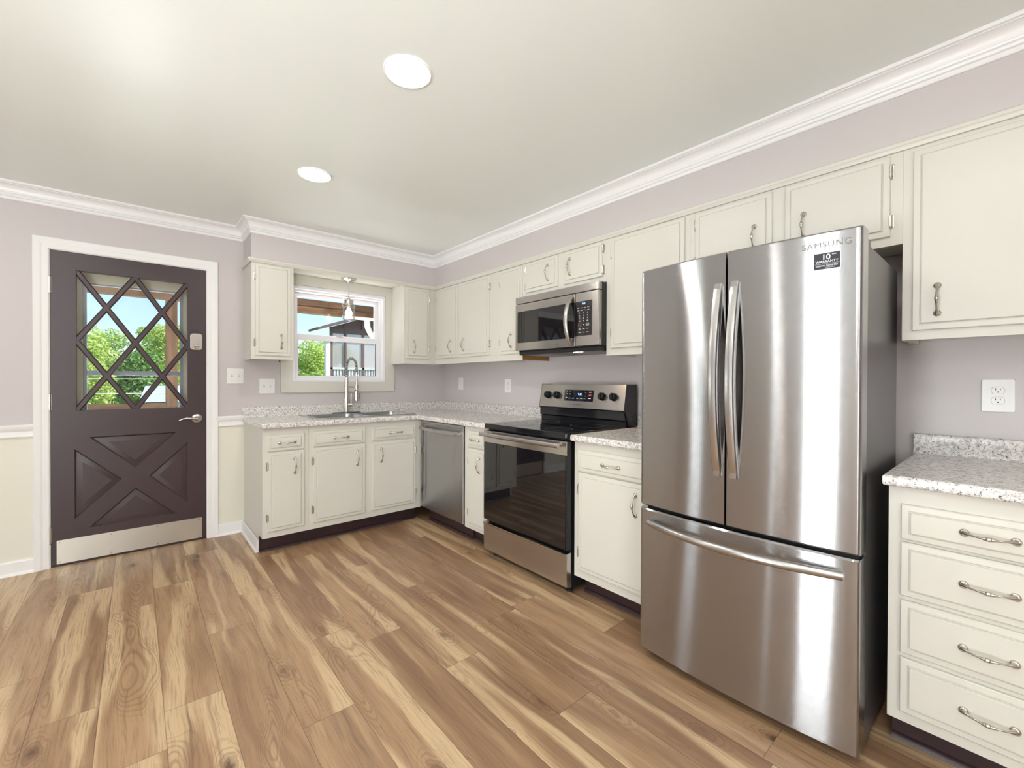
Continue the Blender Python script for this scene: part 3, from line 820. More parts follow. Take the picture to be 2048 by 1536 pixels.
def build_faucet():
    fx, fy, z0 = 1.425, SY1-.045, CT+.006
    r = thing('faucet', 'tall spring-neck pull-down kitchen faucet behind the sink', 'faucet', (fx, fy, z0))
    b = B(); b.mesh(shape2d(rrect(-.123, -.030, .123, .030, .02), [], .007, .002), T(0, 0, .0036)); obj('deck_plate', b, M_printdark, r)
    b = B(); b.lathe([(.030, .0072), (.030, .012), (.0255, .014), (.0255, .135), (.0245, .139), (.0001, .139)], (0, 0, 0), 'z', 32)
    obj('base', b, M_nickel, r)
    b = B(); b.lathe([(.0165, .138), (.0165, .312), (.0001, .312)]); b.lathe([(.021, .226), (.021, .238), (.0166, .240)]); obj('post', b, M_nickel, r)
    # handle: horizontal stub with lever
    b = B(); b.tube([(0.0, 0, .075), (.045, -.028, .075)], .0185, 20); b.lathe([(.0001, 0)], (0, 0, 0)) if False else None
    b.tube([(.034, -.020, .085), (.036, -.022, .175)], [.0065, .0055], 12)
    obj('lever', b, M_nickel, r)
    # sprung hose: arch from post to spray head
    def arch(t):      # 0..1
        if t < .30: return Vector((0, 0, .312+t/.30*.10))
        a = (t-.30)/.50
        if a <= 1:
            th = PI*a
            return Vector((.0415-.0415*math.cos(th), -.018*a, .412+.075*math.sin(th)))
        q = (t-.80)/.20
        return Vector((.083, -.018, .412-q*.060))
    hose = B(); hose.tube([arch(i/60) for i in range(61)], .0075, 10); obj('hose', hose, M_printdark, r)
    sp = B(); N = 620; turns = 34; pts = []
    for i in range(N+1):
        t = i/N; p = arch(t); d = (arch(min(1, t+.004))-arch(max(0, t-.004))).normalized()
        s1 = Vector((0, 1, 0)); s1 = (s1-d*s1.dot(d)).normalized(); s2 = d.cross(s1)
        a = 2*PI*turns*t; pts.append(p+(s1*math.cos(a)+s2*math.sin(a))*.0125)
    sp.tube(pts, .0024, 6); obj('spring', sp, M_nickel, r, 60)
    b = B(); b.lathe([(.0145, .345), (.0145, .365), (.010, .368)], (.083, -.018, 0), 'z', 20); b.lathe([(.007, .20), (.007, .346)], (.083, -.018, 0), 'z', 14); obj('hose_end', b, M_nickel, r)
    b = B(); b.tube([(.0, 0, .232), (.083, -.018, .232)], .0055, 12); b.lathe([(.016, .214), (.016, .248)], (.083, -.018, 0), 'z', 20); obj('docking_arm', b, M_nickel, r)
    b = B(); b.lathe([(.010, .212), (.010, .204), (.0205, .198), (.0225, .190), (.0235, .108), (.020, .104), (.0001, .104)], (.083, -.018, 0), 'z', 28)
    sh = obj('spray_head', b, M_nickel, r)
    b = B(); b.box(.1035, -.023, .125, .110, -.013, .150, .002); b.box(.1035, -.023, .156, .109, -.013, .172, .002); obj('button', b, M_black, sh)
build_faucet()

# ------------------------------------------------------------------ dishwasher
def build_dishwasher():
    yl = 3.326; w = yl-2.692
    r = thing('dishwasher', 'stainless steel dishwasher in the corner right of the sink', 'dishwasher', (1.842, yl, 0), RR)
    b = B(); b.box(.004, .035, .12, w-.004, .60, .866); obj('tub', b, M_black, r)
    b = B(); L = []
    for x in (0, w):
        pf = [(.034, .132), (.004, .132), (.0, .137), (.0, .70), (.0, .864), (.006, .870), (.034, .870)]
        L.append([Vector((x, y, z)) for y, z in pf])
    b.loops(L, True, True, True); d = obj('door', b, M_steel, r)
    g = B(); g.box(.0, .003, .8595, w, .034, .8608); g.box(.01, -.0008, .846, w-.01, .001, .8475); obj('control_strip', g, M_black, d)
    for k in range(6):
        pass
    t = text_part('brand_mark', 'SAMSUNG', .011, M_printdark, d, T(.055, -.0006, .838), spacing=1.1)
    h = B(); pts, rad = [], []
    n = 24
    for i in range(n+1):
        a = i/n; x = .028+(w-.056)*a; pts.append((x, -.012-.030*math.sin(PI*a)**.6, .806)); rad.append(.0145)
    h.tube(pts, rad, 14, flat=.62, up=(0, 0, 1))
    for x in (.030, w-.030): h.box(x-.012, -.026, .793, x+.012, .0, .819, .004)
    hd = obj('handle', h, M_steel2, d)
    k = B(); k.box(0, .098, 0, w+.006, .108, .116); k.prism([(.098, 0), (.082, 0), (.083, .006), (.088, .013), (.094, .017), (.098, .018)], lambda u, v, q: (q, u, v), 0, w+.006)
    obj('toe_kick', k, M_toe, r)
build_dishwasher()

# ------------------------------------------------------------------ range
def knob_mesh():
    b = B(); b.lathe([(.0275, .0), (.0275, -.006), (.0250, -.009), (.0240, -.026), (.022, -.029), (.0001, -.029)], (0, 0, 0), 'y', 28)
    b.box(-.0045, -.036, -.0235, .0045, -.02, .0235, .002)
    me = bpy.data.meshes.new('knob'); bmesh.ops.recalc_face_normals(b.bm, faces=b.bm.faces[:]); b.bm.to_mesh(me); b.bm.free()
    me.materials.append(M_blackgloss)
    for p in me.polygons: p.use_smooth = True
    me.set_sharp_from_angle(angle=math.radians(40))
    return me
def build_range():
    yl = 2.3855; w = .762; xf = 1.829
    r = thing('stove', 'stainless electric range with black glass cooktop and oven door', 'stove', (xf, yl, 0), RR)
    b = B(); b.box(.003, .024, .035, w-.003, .64, .880); obj('body', b, M_black, r)
    # cooktop
    b = B(); L = []
    o = [(0, .655), (0, .012)] + [(.012-.012*math.cos(a), .012-.034*0-.012*math.sin(a)-.0) for a in ()]
    out = rrect(0, -.020, w, .555, .014)
    b.mesh(shape2d([(x if 0 < x < w else x, y) for x, y in rrect(.006, -.016, w-.006, .55, .012)], [], .034, .006, 3), T(0, 0, .8975))
    ck = obj('cooktop', b, M_blackgloss, r)
    for (bx, by, br) in ((.20, .13, .11), (.56, .13, .085), (.20, .40, .085), (.56, .40, .11)):
        g = B(); g.lathe([(br, .9146), (br, .9151), (br-.002, .9151), (br-.002, .9146)], (bx, by, 0), 'z', 48, cap=False); obj('burner_ring', g, M_ringgrey, ck)
    # oven door
    b = B(); b.box(0, -.018, .258, w, .022, .868, .006)
    d = obj('oven_door', b, M_black, r)
    g = B(); g.box(.004, -.0215, .262, w-.010, -.0175, .788, .0012); obj('oven_glass', g, M_glassblk, d)
    s = B(); s.box(.0, -.022, .788, w-.002, -.006, .868, .004); st = obj('top_rail', s, M_steelp, d)
    v = B()
    for k in range(7): v.box(w-.0015, -.017, .800+k*.009, w+.0008, -.001, .804+k*.009)
    obj('vents', v, M_black, d)
    h = B(); pts = []
    n = 22
    for i in range(n+1):
        a = i/n; pts.append((.012+.722*a, -.060-.010*math.sin(PI*a), .846))
    h.tube(pts, .0145, 16)
    for x in (.05, .70): h.tube([(x, -.02, .842), (x, -.058, .846)], [.012, .010], 10)
    obj('oven_handle', h, M_steel2, d)
    # storage drawer
    b = B(); L = []
    for x in (0, w):
        pf = [(.022, .048), (-.010, .048), (-.016, .054), (-.018, .12), (-.018, .222), (-.026, .234), (-.026, .240), (.022, .242)]
        L.append([Vector((x, y, z)) for y, z in pf])
    b.loops(L, True, True, True); obj('storage_drawer', b, M_steelp, r)
    for x in (.05, w-.05):
        for y in (.06, .58):
            f = B(); f.lathe([(.022, 0), (.022, .012), (.012, .014), (.012, .036)], (x, y, 0), 'z', 16); obj('foot', f, M_rubber, r)
    # backguard
    yb0 = .51
    bk = B()
    prof = [(.535, .914), (.535, .945), (.520, .955), (.522, 1.010), (.528, 1.016), (.645, 1.016), (.645, .914)]
    bk.prism(prof, lambda u, v, q: (q, u, v), .002, w-.002)
    prof2 = [(.524, 1.016), (.552, 1.180), (.645, 1.180), (.645, 1.016)]
    bk.prism(prof2, lambda u, v, q: (q, u, v), .012, w-.012)
    bk.prism([(.515, 1.012), (.546, 1.184), (.650, 1.184), (.650, .914), (.56, .914), (.53, 1.0)], lambda u, v, q: (q, u, v), w-.011, w+.004)
    bk.prism([(.515, 1.012), (.546, 1.184), (.650, 1.184), (.650, .914), (.56, .914), (.53, 1.0)], lambda u, v, q: (q, u, v), -.004, .011)
    bg = obj('backguard', bk, M_blackgloss, r)
    tilt = math.atan2(.028, .164)
    PM = T(0, .517, 1.0165) @ Matrix.Rotation(-tilt, 4, 'X')     # panel frame: x along, z up the slope, -y towards the cook
    me = shape2d(rrect(.002, 0, w-.002, .166, .004), [], .006, .0015); me.transform(PM @ T(0, 0, 0) @ XZ)
    pn = link('control_panel', me, M_steelp, r)
    x0, x1, z0, z1 = yl-2.142, yl-1.878, .048, .128
    me = shape2d(rrect(x0, z0, x1, z1, .002), [], .002); me.transform(PM @ T(0, -.0035, 0) @ XZ); dp = link('display', me, M_glassblk, pn)
    text_part('clock', '9:42', .019, M_blue, pn, PM @ T((x0+x1)/2+.012, -.0050, .097))
    def dash(x, z, wd, ht, m=M_print):
        b2 = B(); b2.box(x-wd/2, -.0052, z-ht/2, x+wd/2, -.0046, z+ht/2); b2.bm.transform(PM); obj('button_print', b2, m, pn, 0)
    for (x, z, wd, ht) in ((.025, .113, .012, .003), (.055, .113, .012, .003), (.025, .097, .013, .007), (.055, .097, .012, .007), (.022, .072, .014, .009), (.050, .067, .016, .004), (.085, .067, .018, .007), (.125, .067, .016, .007), (.16, .067, .016, .007), (.19, .067, .012, .004), (.196, .11, .008, .002), (.196, .085, .008, .002), (.235, .113, .020, .010), (.235, .070, .020, .009)):
        dash(x0+x, z, wd, ht*.5)
    dash(x0+.236, .092, .022, .013, M_printred)
    text_part('brand_mark', 'SAMSUNG', .016, M_printdark, pn, PM @ T((x0+x1)/2, -.0033, .024), spacing=1.15)
    km = knob_mesh()
    for y, in ((2.302,), (2.210,), (1.800,), (1.708,)):
        k = bpy.data.objects.new('knob', km); COL.objects.link(k); k.parent = pn
        k.matrix_local = PM @ T(yl-y, -.003, .086)
    for y in (2.302, 2.210, 1.800, 1.708):
        for a in range(-3, 4):
            an = math.radians(90-a*40); cx, cz = yl-y+.035*math.cos(an), .086+.035*math.sin(an)
            tk = B(); tk.box(cx-.0012, -.0034, cz-.0012, cx+.0012, -.0028, cz+.0012); tk.bm.transform(PM); obj('dial_mark', tk, M_printdark, pn, 0)
build_range()

# ------------------------------------------------------------------ microwave
def build_microwave():
    yl = 2.4435; w = .774; xf = 2.146
    r = thing('microwave', 'stainless over-the-range microwave with black window', 'microwave', (xf, yl, 1.425), RR)
    z0, z1 = 0., .397
    b = B(); b.box(.003, .03, .0, w, .354, z1-.001, .003); body = obj('case', b, M_black, r)
    b = B(); b.box(.0, .0, .348, w-.002, .045, z1, .004); obj('top_grille', b, M_steelp, r)
    # bowed door
    yd = yl-1.859
    b = B(); b.box(.0, -.002, .004, yd-.001, .04, .345, .006); d = obj('door', b, M_steelp, r)
    g = B(); g.mesh(shape2d(rrect(yl-2.414, .062, yd-.0045, .288, .006), [], .004, .001), T(0, -.0032, 0) @ XZ); gl = obj('door_window', g, M_glassblk, d)
    h = B(); pts, rad = [], []
    n = 20
    for i in range(n+1):
        a = i/n; pts.append((yl-1.892, -.008-.050*math.sin(PI*a)**.8, .018+.305*a)); rad.append(.0165)
    h.tube(pts, rad, 14, flat=.75, up=(1, 0, 0)); obj('handle', h, M_steel2, d)
    b = B(); b.box(yd+.001, -.002, .004, w-.002, .04, .345, .006); cp = obj('control_panel', b, M_steelp, r)
    x0, x1 = yl-1.858, yl-1.722
    g = B(); g.mesh(shape2d(rrect(x0, .070, x1, .287, .004), [], .004, .001), T(0, -.0032, 0) @ XZ); kp = obj('keypad', g, M_glassblk, cp)
    b = B(); b.box(yl-1.812, -.0058, .262, yl-1.758, -.005, .281); obj('clock_window', b, M_sticker, cp, 0)
    text_part('clock', '9:43', .015, M_blue, cp, T(yl-1.785, -.0064, .2715))
    xs = [x0+.040, x0+.072, x0+.104]
    def dash(x, z, wd, ht, m=M_print):
        p = B(); p.box(x-wd/2, -.0058, z-ht/2, x+wd/2, -.005, z+ht/2); obj('button_print', p, m, cp, 0)
    for z in (.246, .230):
        for x in (x0+.030, x0+.056, x0+.082, x0+.110): dash(x, z, .016, .0024)
    for z in (.112, .090):
        for x in xs: dash(x, z, .018, .0028)
    for k, c in enumerate(['1', '2', '3', '4', '5', '6', '7', '8', '9', ' ', '0', ' ']):
        if c != ' ': text_part('digit_print', c, .013, M_print, cp, T(xs[k % 3], -.0055, .212-(k//3)*.0165))
        else: dash(xs[k % 3], .1628, .014, .0035)
    for x, m in ((xs[0], M_printred), (xs[2], M_print)):
        p = B(); p.mesh(shape2d(rect(x-.012, .129, x+.012, .147), [rect(x-.0105, .1305, x+.0105, .1455)], .0008), T(0, -.0055, 0) @ XZ); obj('button_outline', p, m, cp, 0)
        dash(x, .138, .014, .003, m)
    dash(xs[1], .138, .008, .006)
    e = B(); e.lathe([(.006, -.0024), (.006, -.0034), (.0001, -.0034)], (yl-2.02, 0, .030), 'y', 20); obj('round_emblem', e, M_logo, d)
    # underside
    u = B(); u.box(.010, .03, -.028, w-.006, .354, -.0004, .004); ub = obj('base_vent', u, M_black, r)
    for xa, xb in ((.05, .30), (.45, .72)):
        f = B(); f.box(xa, .06, -.0296, xb, .30, -.0275); obj('grease_filter', f, M_filter, ub, 0)
    l = B(); l.box(.53, .045, -.0300, .60, .058, -.0285); obj('task_light', l, M_bulb, ub, 0)
build_microwave()
LT = bpy.data.lights.new('microwave_task_light', 'SPOT'); LT.energy = 4; LT.color = (1, .72, .42); LT.spot_size = math.radians(120); LT.shadow_soft_size = .02
lo = bpy.data.objects.new('microwave_task_light', LT); COL.objects.link(lo); lo.location = (2.22, 1.80, 1.39); lo.rotation_euler = (0, math.radians(8), 0)

# ------------------------------------------------------------------ refrigerator
def build_fridge():
    yl = 1.0755; w = .7695; xf = 1.652
    r = thing('refrigerator', 'stainless french-door refrigerator with bottom freezer drawer', 'refrigerator', (xf, yl, 0), RR)
    sag = .026
    def yfront(x):
        q = abs(2*x/w-1); y = sag*q*q
        e = min(x, w-x)
        if e < .012: y += .012-math.sqrt(max(0, .012**2-(.012-e)**2))
        return y
    def panel(xa, xb, z0, z1, cut=0.):
        b = B(); n = 40; xs = []
        for i in range(n+1):
            a = i/n; xs.append(xa+(xb-xa)*a)
        for q in (xa+.001, xa+.003, xa+.006, xb-.006, xb-.003, xb-.001): xs.append(q)
        xs = sorted(xs)
        def prof(ins, dz):
            L = [(x, yfront(x)+ins) for x in xs]
            L[0] = (L[0][0], L[0][1]+.002); L[-1] = (L[-1][0], L[-1][1]+.002)
            return L
        back = .100
        f0 = [Vector((x, y+.006, z0)) for x, y in prof(0, 0)]; f1 = [Vector((x, y, z0+.006)) for x, y in prof(0, 0)]
        f2 = [Vector((x, y, z1-.006)) for x, y in prof(0, 0)]; f3 = [Vector((x, y+.006, z1)) for x, y in prof(0, 0)]
        L = []
        for F in (f0, f1, f2, f3):
            L.append(F+[Vector((xb, back, F[0].z)), Vector((xa, back, F[0].z))])
        b.loops(L, True, True, True); return b
    b = B(); b.box(.004, .112, .030, w-.004, .652, 1.648, .004); b.box(.03, .100, .06, w-.03, .113, 1.64)
    obj('cabinet', b, M_charc, r)
    seam = yl-.700
    ds = []
    for xa, xb, lab in ((0, seam-.0025, 'left door'), (seam+.0035, w, 'right door')):
        ds.append(obj('door', panel(xa, xb, .668, 1.686), M_steel, r, 25))
    fz = obj('freezer_drawer', panel(0, w, .040, .655), M_steel, r, 25)
    k = B(); k.box(.01, .10, .652, w-.01, .112, .672); k.box(.012, .07, .655, w-.012, .10, .668); k.box(seam-.004, .055, .67, seam+.005, .11, 1.683); obj('gasket', k, M_black, r)
    hc = B(); hc.box(.012, .055, 1.649, .12, .20, 1.678, .006); obj('hinge_cover', hc, M_charc, r)
    hc = B(); hc.box(w-.12, .055, 1.649, w-.010, .20, 1.678, .006); obj('hinge_cover', hc, M_charc, r)
    for x in (.06, w-.05):
        f = B(); f.lathe([(.02, 0), (.02, .014), (.010, .016), (.010, .034)], (x, .15, 0), 'z', 16); obj('foot', f, M_filter, r)
        f = B(); f.lathe([(.02, 0), (.02, .014), (.010, .016), (.010, .034)], (x, .60, 0), 'z', 16); obj('foot', f, M_filter, r)
    # door handles
    for i, x in ((0, seam-.028), (1, seam+.032)):
        h = B(); pts = []; n = 28; sx = [-1, 1][i]
        L = []
        for q in range(n+1):
            a = q/n; z = .852+.718*a; bow = .052*math.sin(PI*a)**.85
            y0 = yfront(x)
            yo = y0-.006-bow; yi = y0+.001 if False else yo+.020
            yi = yo+.026; cs = [(-.016, yi), (-.0175, yo+.009), (-.0125, yo+.001), (-.004, yo), (.004, yo), (.0125, yo+.001), (.0175, yo+.009), (.016, yi)]
            if q in (0, n): cs = [(cx*.96, cy) for cx, cy in cs]
            L.append([Vector((x+cx, cy, z)) for cx, cy in cs])
        h.loops(L, True, True, True)
        for z in (.862, 1.560): h.box(x-.011, yfront(x)-.012, z-.010, x+.011, yfront(x)+.008, z+.010)
        obj('door_handle', h, M_steel2, ds[i], 40)
    h = B(); pts, n = [], 30
    for q in range(n+1):
        a = q/n; x = .056+.672*a; pts.append((x, yfront(x)-.014-.048*math.sin(PI*a)**.8, .603))
    h.tube(pts, .0150, 16)
    for x in (.066, .718): h.box(x-.010, yfront(x)-.018, .593, x+.010, yfront(x)+.006, .613)
    obj('drawer_handle', h, M_steel2, fz)
    # writing on the right door
    def tang(x): return math.atan2(yfront(x+.004)-yfront(x-.004), .008)
    x = yl-.397
    # letters follow the curve of the door
    me = text_mesh('SAMSUNG', .0265, spacing=1.12); me.transform(XZ)
    for v in me.vertices: v.co = Vector((x+v.co.x, yfront(x+v.co.x)-.0006+v.co.y, 1.6435+v.co.z))
    link('brand_mark', me, M_logo, ds[1], 0)
    def curved(name, xa, xb, z0, z1, off, m, parent):
        b = B(); n = 10; L = []
        for q in range(n+1):
            xx = xa+(xb-xa)*q/n; y = yfront(xx)
            L.append([Vector((xx, y-off, z0)), Vector((xx, y-off, z1)), Vector((xx, y+.0002, z1)), Vector((xx, y+.0002, z0))])
        b.loops(L, True, True, True); return obj(name, b, m, parent, 0)
    xa, xb = yl-.429, yl-.361
    st = curved('sticker_border', xa-.0015, xb+.0015, 1.5645, 1.6185, .0005, M_stickeredge, ds[1]); st['label'] = 'navy warranty sticker with white lettering'
    sk = curved('sticker_face', xa, xb, 1.566, 1.617, .0008, M_sticker, ds[1])
    def ctext(s, size, cx, cz, **kw):
        me = text_mesh(s, size, .0002, **kw); me.transform(XZ)
        for v in me.vertices: v.co = Vector((cx+v.co.x, yfront(cx+v.co.x)-.0013+v.co.y, cz+v.co.z))
        link('sticker_print', me, M_print, ds[1], 0)
    cx = (xa+xb)/2
    ctext('10', .0235, cx-.002, 1.6035, bold=True); ctext('YEAR', .0050, cx+.0185, 1.6105, bold=True)
    ctext('WARRANTY', .0105, cx, 1.5895, bold=True); ctext('DIGITAL INVERTER', .0068, cx, 1.5765, bold=True); ctext('COMPRESSOR', .0040, cx+.008, 1.5705)
    curved('sticker_print', xa+.003, xb-.002, 1.5825, 1.5832, .0012, M_print, ds[1])
build_fridge()

# ------------------------------------------------------------------ lamps
def build_downlights():
    for x, y, lab, p in ((.802, 1.552, 'round recessed ceiling light nearer the camera', 6.), (.792, 2.680, 'round recessed ceiling light nearer the sink', 6.), (-1.1, 1.12, 'round recessed ceiling light left of the camera', 6.), (.80, .10, 'unseen recessed ceiling light added above the camera', 6.), (-1.1, 2.68, 'unseen recessed ceiling light added left of the brown door', 6.)):  # last two are unseen, added for more room light
        r = thing('ceiling_light', lab, 'ceiling light', (x, y, H), 0, 'recessed ceiling lights')
        b = B(); b.lathe([(.092, .0), (.092, -.004), (.090, -.006), (.087, -.0065), (.085, -.005)], (0, 0, 0), 'z', 48, cap=False); b.lathe([(.092, -.001), (.070, -.001)], (0, 0, 0), 'z', 48, cap=False)
        obj('trim_ring', b, M_trim, r)
        b = B(); b.lathe([(.0858, -.003), (.0855, -.0055), (.0001, -.006)], (0, 0, 0), 'z', 48, cap=False); obj('diffuser', b, M_lamp, r)
        d = bpy.data.lights.new('downlight_lamp', 'AREA'); d.shape = 'DISK'; d.size = .14; d.energy = p; d.color = (1, .97, .92)
        o = bpy.data.objects.new('downlight_lamp', d); COL.objects.link(o); o.parent = r; o.location = (0, 0, -.012)
build_downlights()
def build_pendant():
    px, py = 1.425, 3.86
    r = thing('pendant_light', 'mason jar pendant lamp hanging in front of the window', 'pendant lamp', (px, py, 2.104))
    b = B(); b.lathe([(.066, -.0), (.064, -.006), (.045, -.018), (.012, -.026), (.006, -.032), (.005, -.05)], (0, 0, 0), 'z', 32); obj('canopy', b, M_nickel, r)
    b = B(); b.tube([(0, 0, -.045), (0, 0, -.178)], .0028, 8); obj('cord', b, M_filter, r)
    b = B(); b.lathe([(.004, -.165), (.012, -.172), (.014, -.185), (.038, -.189), (.0405, -.195), (.0405, -.222), (.036, -.226)], (0, 0, 0), 'z', 32); cp = obj('jar_lid', b, M_nickel, r)
    b = B(); pr = [(.036, -.222), (.038, -.229), (.048, -.240), (.0515, -.252), (.0515, -.345), (.048, -.362), (.040, -.367), (.0001, -.366)]
    b.lathe(pr, (0, 0, 0), 'z', 36, cap=False); obj('glass_jar', b, M_jar, r, 60)
    b = B(); b.lathe([(.012, -.223), (.013, -.245), (.013, -.256)], (0, 0, 0), 'z', 20); obj('socket', b, M_nickel, r)
    b = B(); b.lathe([(.0125, -.255), (.015, -.268), (.026, -.288), (.030, -.303), (.027, -.322), (.014, -.334), (.0001, -.337)], (0, 0, 0), 'z', 28); obj('bulb', b, M_bulb, r, 60)
    b = B(); b.tube([(-.053, 0, -.250), (-.053, 0, -.165), (-.046, 0, -.160), (.046, 0, -.160), (.053, 0, -.165), (.053, 0, -.250)], .0018, 8)
    b.tube([(.0535*math.cos(a), .0535*math.sin(a), -.250) for a in [2*PI*k/32 for k in range(32)]], .0016, 6, closed=True)
    obj('wire_bail', b, M_nickel, r)
    d = bpy.data.lights.new('pendant_bulb', 'POINT'); d.energy = 15; d.color = (1, .93, .82); d.shadow_soft_size = .03
    o = bpy.data.objects.new('pendant_bulb', d); COL.objects.link(o); o.parent = r; o.location = (0, 0, -.30)
build_pendant()

# ------------------------------------------------------------------ wall plates
def plate(name, label, loc, rz, w, h, kind):
    r = thing(name, label, 'outlet' if 'outlet' in name else 'switch', loc, rz, None)
    b = B(); b.mesh(shape2d(rrect(-w/2+.003, -h/2+.003, w/2-.003, h/2-.003, .004), [], .007, .003, 3), T(0, -.0036, 0) @ XZ)
    obj('cover_plate', b, M_plastic, r)
    if kind.startswith('outlet'):
        for z in (-.0195, .0195):
            b = B(); out = []
            for a in range(32):
                an = 2*PI*a/32; out.append((.0172*math.cos(an), max(-.0135, min(.0135, .0172*math.sin(an)))))
            ring_ = [(x*1.06, y*1.07) for x, y in out]
            g = B(); g.mesh(shape2d(ring_, [], .0008), T(0, -.0074, z) @ XZ); gg = obj('receptacle_gap', g, M_printdark, r, 0)
            b.mesh(shape2d(out, [], .0025, .0006), T(0, -.0082, z) @ XZ); rc = obj('receptacle', b, M_plastic, r)
            s = B(); s.box(-.0075, -.0098, z+.001, -.0052, -.0092, z+.009); s.box(.0052, -.0098, z+.002, .0073, -.0092, z+.008)
            s.mesh(shape2d([(.0028*math.cos(2*PI*k/12), max(-.0018, .0028*math.sin(2*PI*k/12))) for k in range(12)], [], .0006), T(0, -.0095, z-.0065) @ XZ)
            obj('slots', s, M_black, rc, 0)
    elif kind == 'toggle2':
        for x in (-.023, .023):
            b = B(); b.box(x-.0052, -.0078, -.012, x+.0052, -.0072, .012); obj('toggle_slot', b, M_slot, r, 0)
            b = B(); b.loops([[Vector((x-.0042, -.0076, -.004)), Vector((x+.0042, -.0076, -.004)), Vector((x+.0042, -.0076, .006)), Vector((x-.0042, -.0076, .006))],
                              [Vector((x-.0034, -.018, .004)), Vector((x+.0034, -.018, .004)), Vector((x+.0034, -.018, .010)), Vector((x-.0034, -.018, .010))]], True, True, True); obj('toggle', b, M_plastic, r)
            for z in (-.030, .030):
                b = B(); b.lathe([(.003, -.0072), (.0028, -.0082), (.0001, -.0085)], (x, 0, z), 'y', 12); obj('screw', b, M_plastic, r)
    else:
        b = B(); b.box(-.0172, -.0076, -.0335, .0172, -.0071, .0335); obj('rocker_gap', b, M_filter, r, 0)
        b = B(); b.loops([[Vector((x, y, z)) for x, z in ((-.016, -.032), (.016, -.032), (.016, .032), (-.016, .032))] if 0 else [Vector((-.016, -.0074, -.032)), Vector((.016, -.0074, -.032)), Vector((.016, -.0074, .032)), Vector((-.016, -.0074, .032))] for y in (0,)] +
                         [[Vector((-.016, -.0105, -.032)), Vector((.016, -.0105, -.032)), Vector((.016, -.0082, .032)), Vector((-.016, -.0082, .032))]], True, True, True)
        obj('rocker', b, M_plastic, r)
plate('light_switch', 'white double toggle switch plate beside the brown door', (.593, YW, 1.237), 0, .114, .122, 'toggle2')
plate('light_switch', 'white double toggle switch plate under the left wall cabinet', (.816, YW, 1.157), 0, .114, .124, 'toggle2')
plate('light_switch', 'white single rocker switch on the right wall near the corner', (XW, 3.694, 1.174), RR, .078, .124, 'rocker')
plate('wall_outlet', 'white wall outlet between the corner and the stove', (XW, 2.953, 1.161), RR, .085, .124, 'outlet')
plate('wall_outlet', 'large white wall outlet above the right-hand counter', (XW, .042, 1.155), RR, .088, .127, 'outlet')

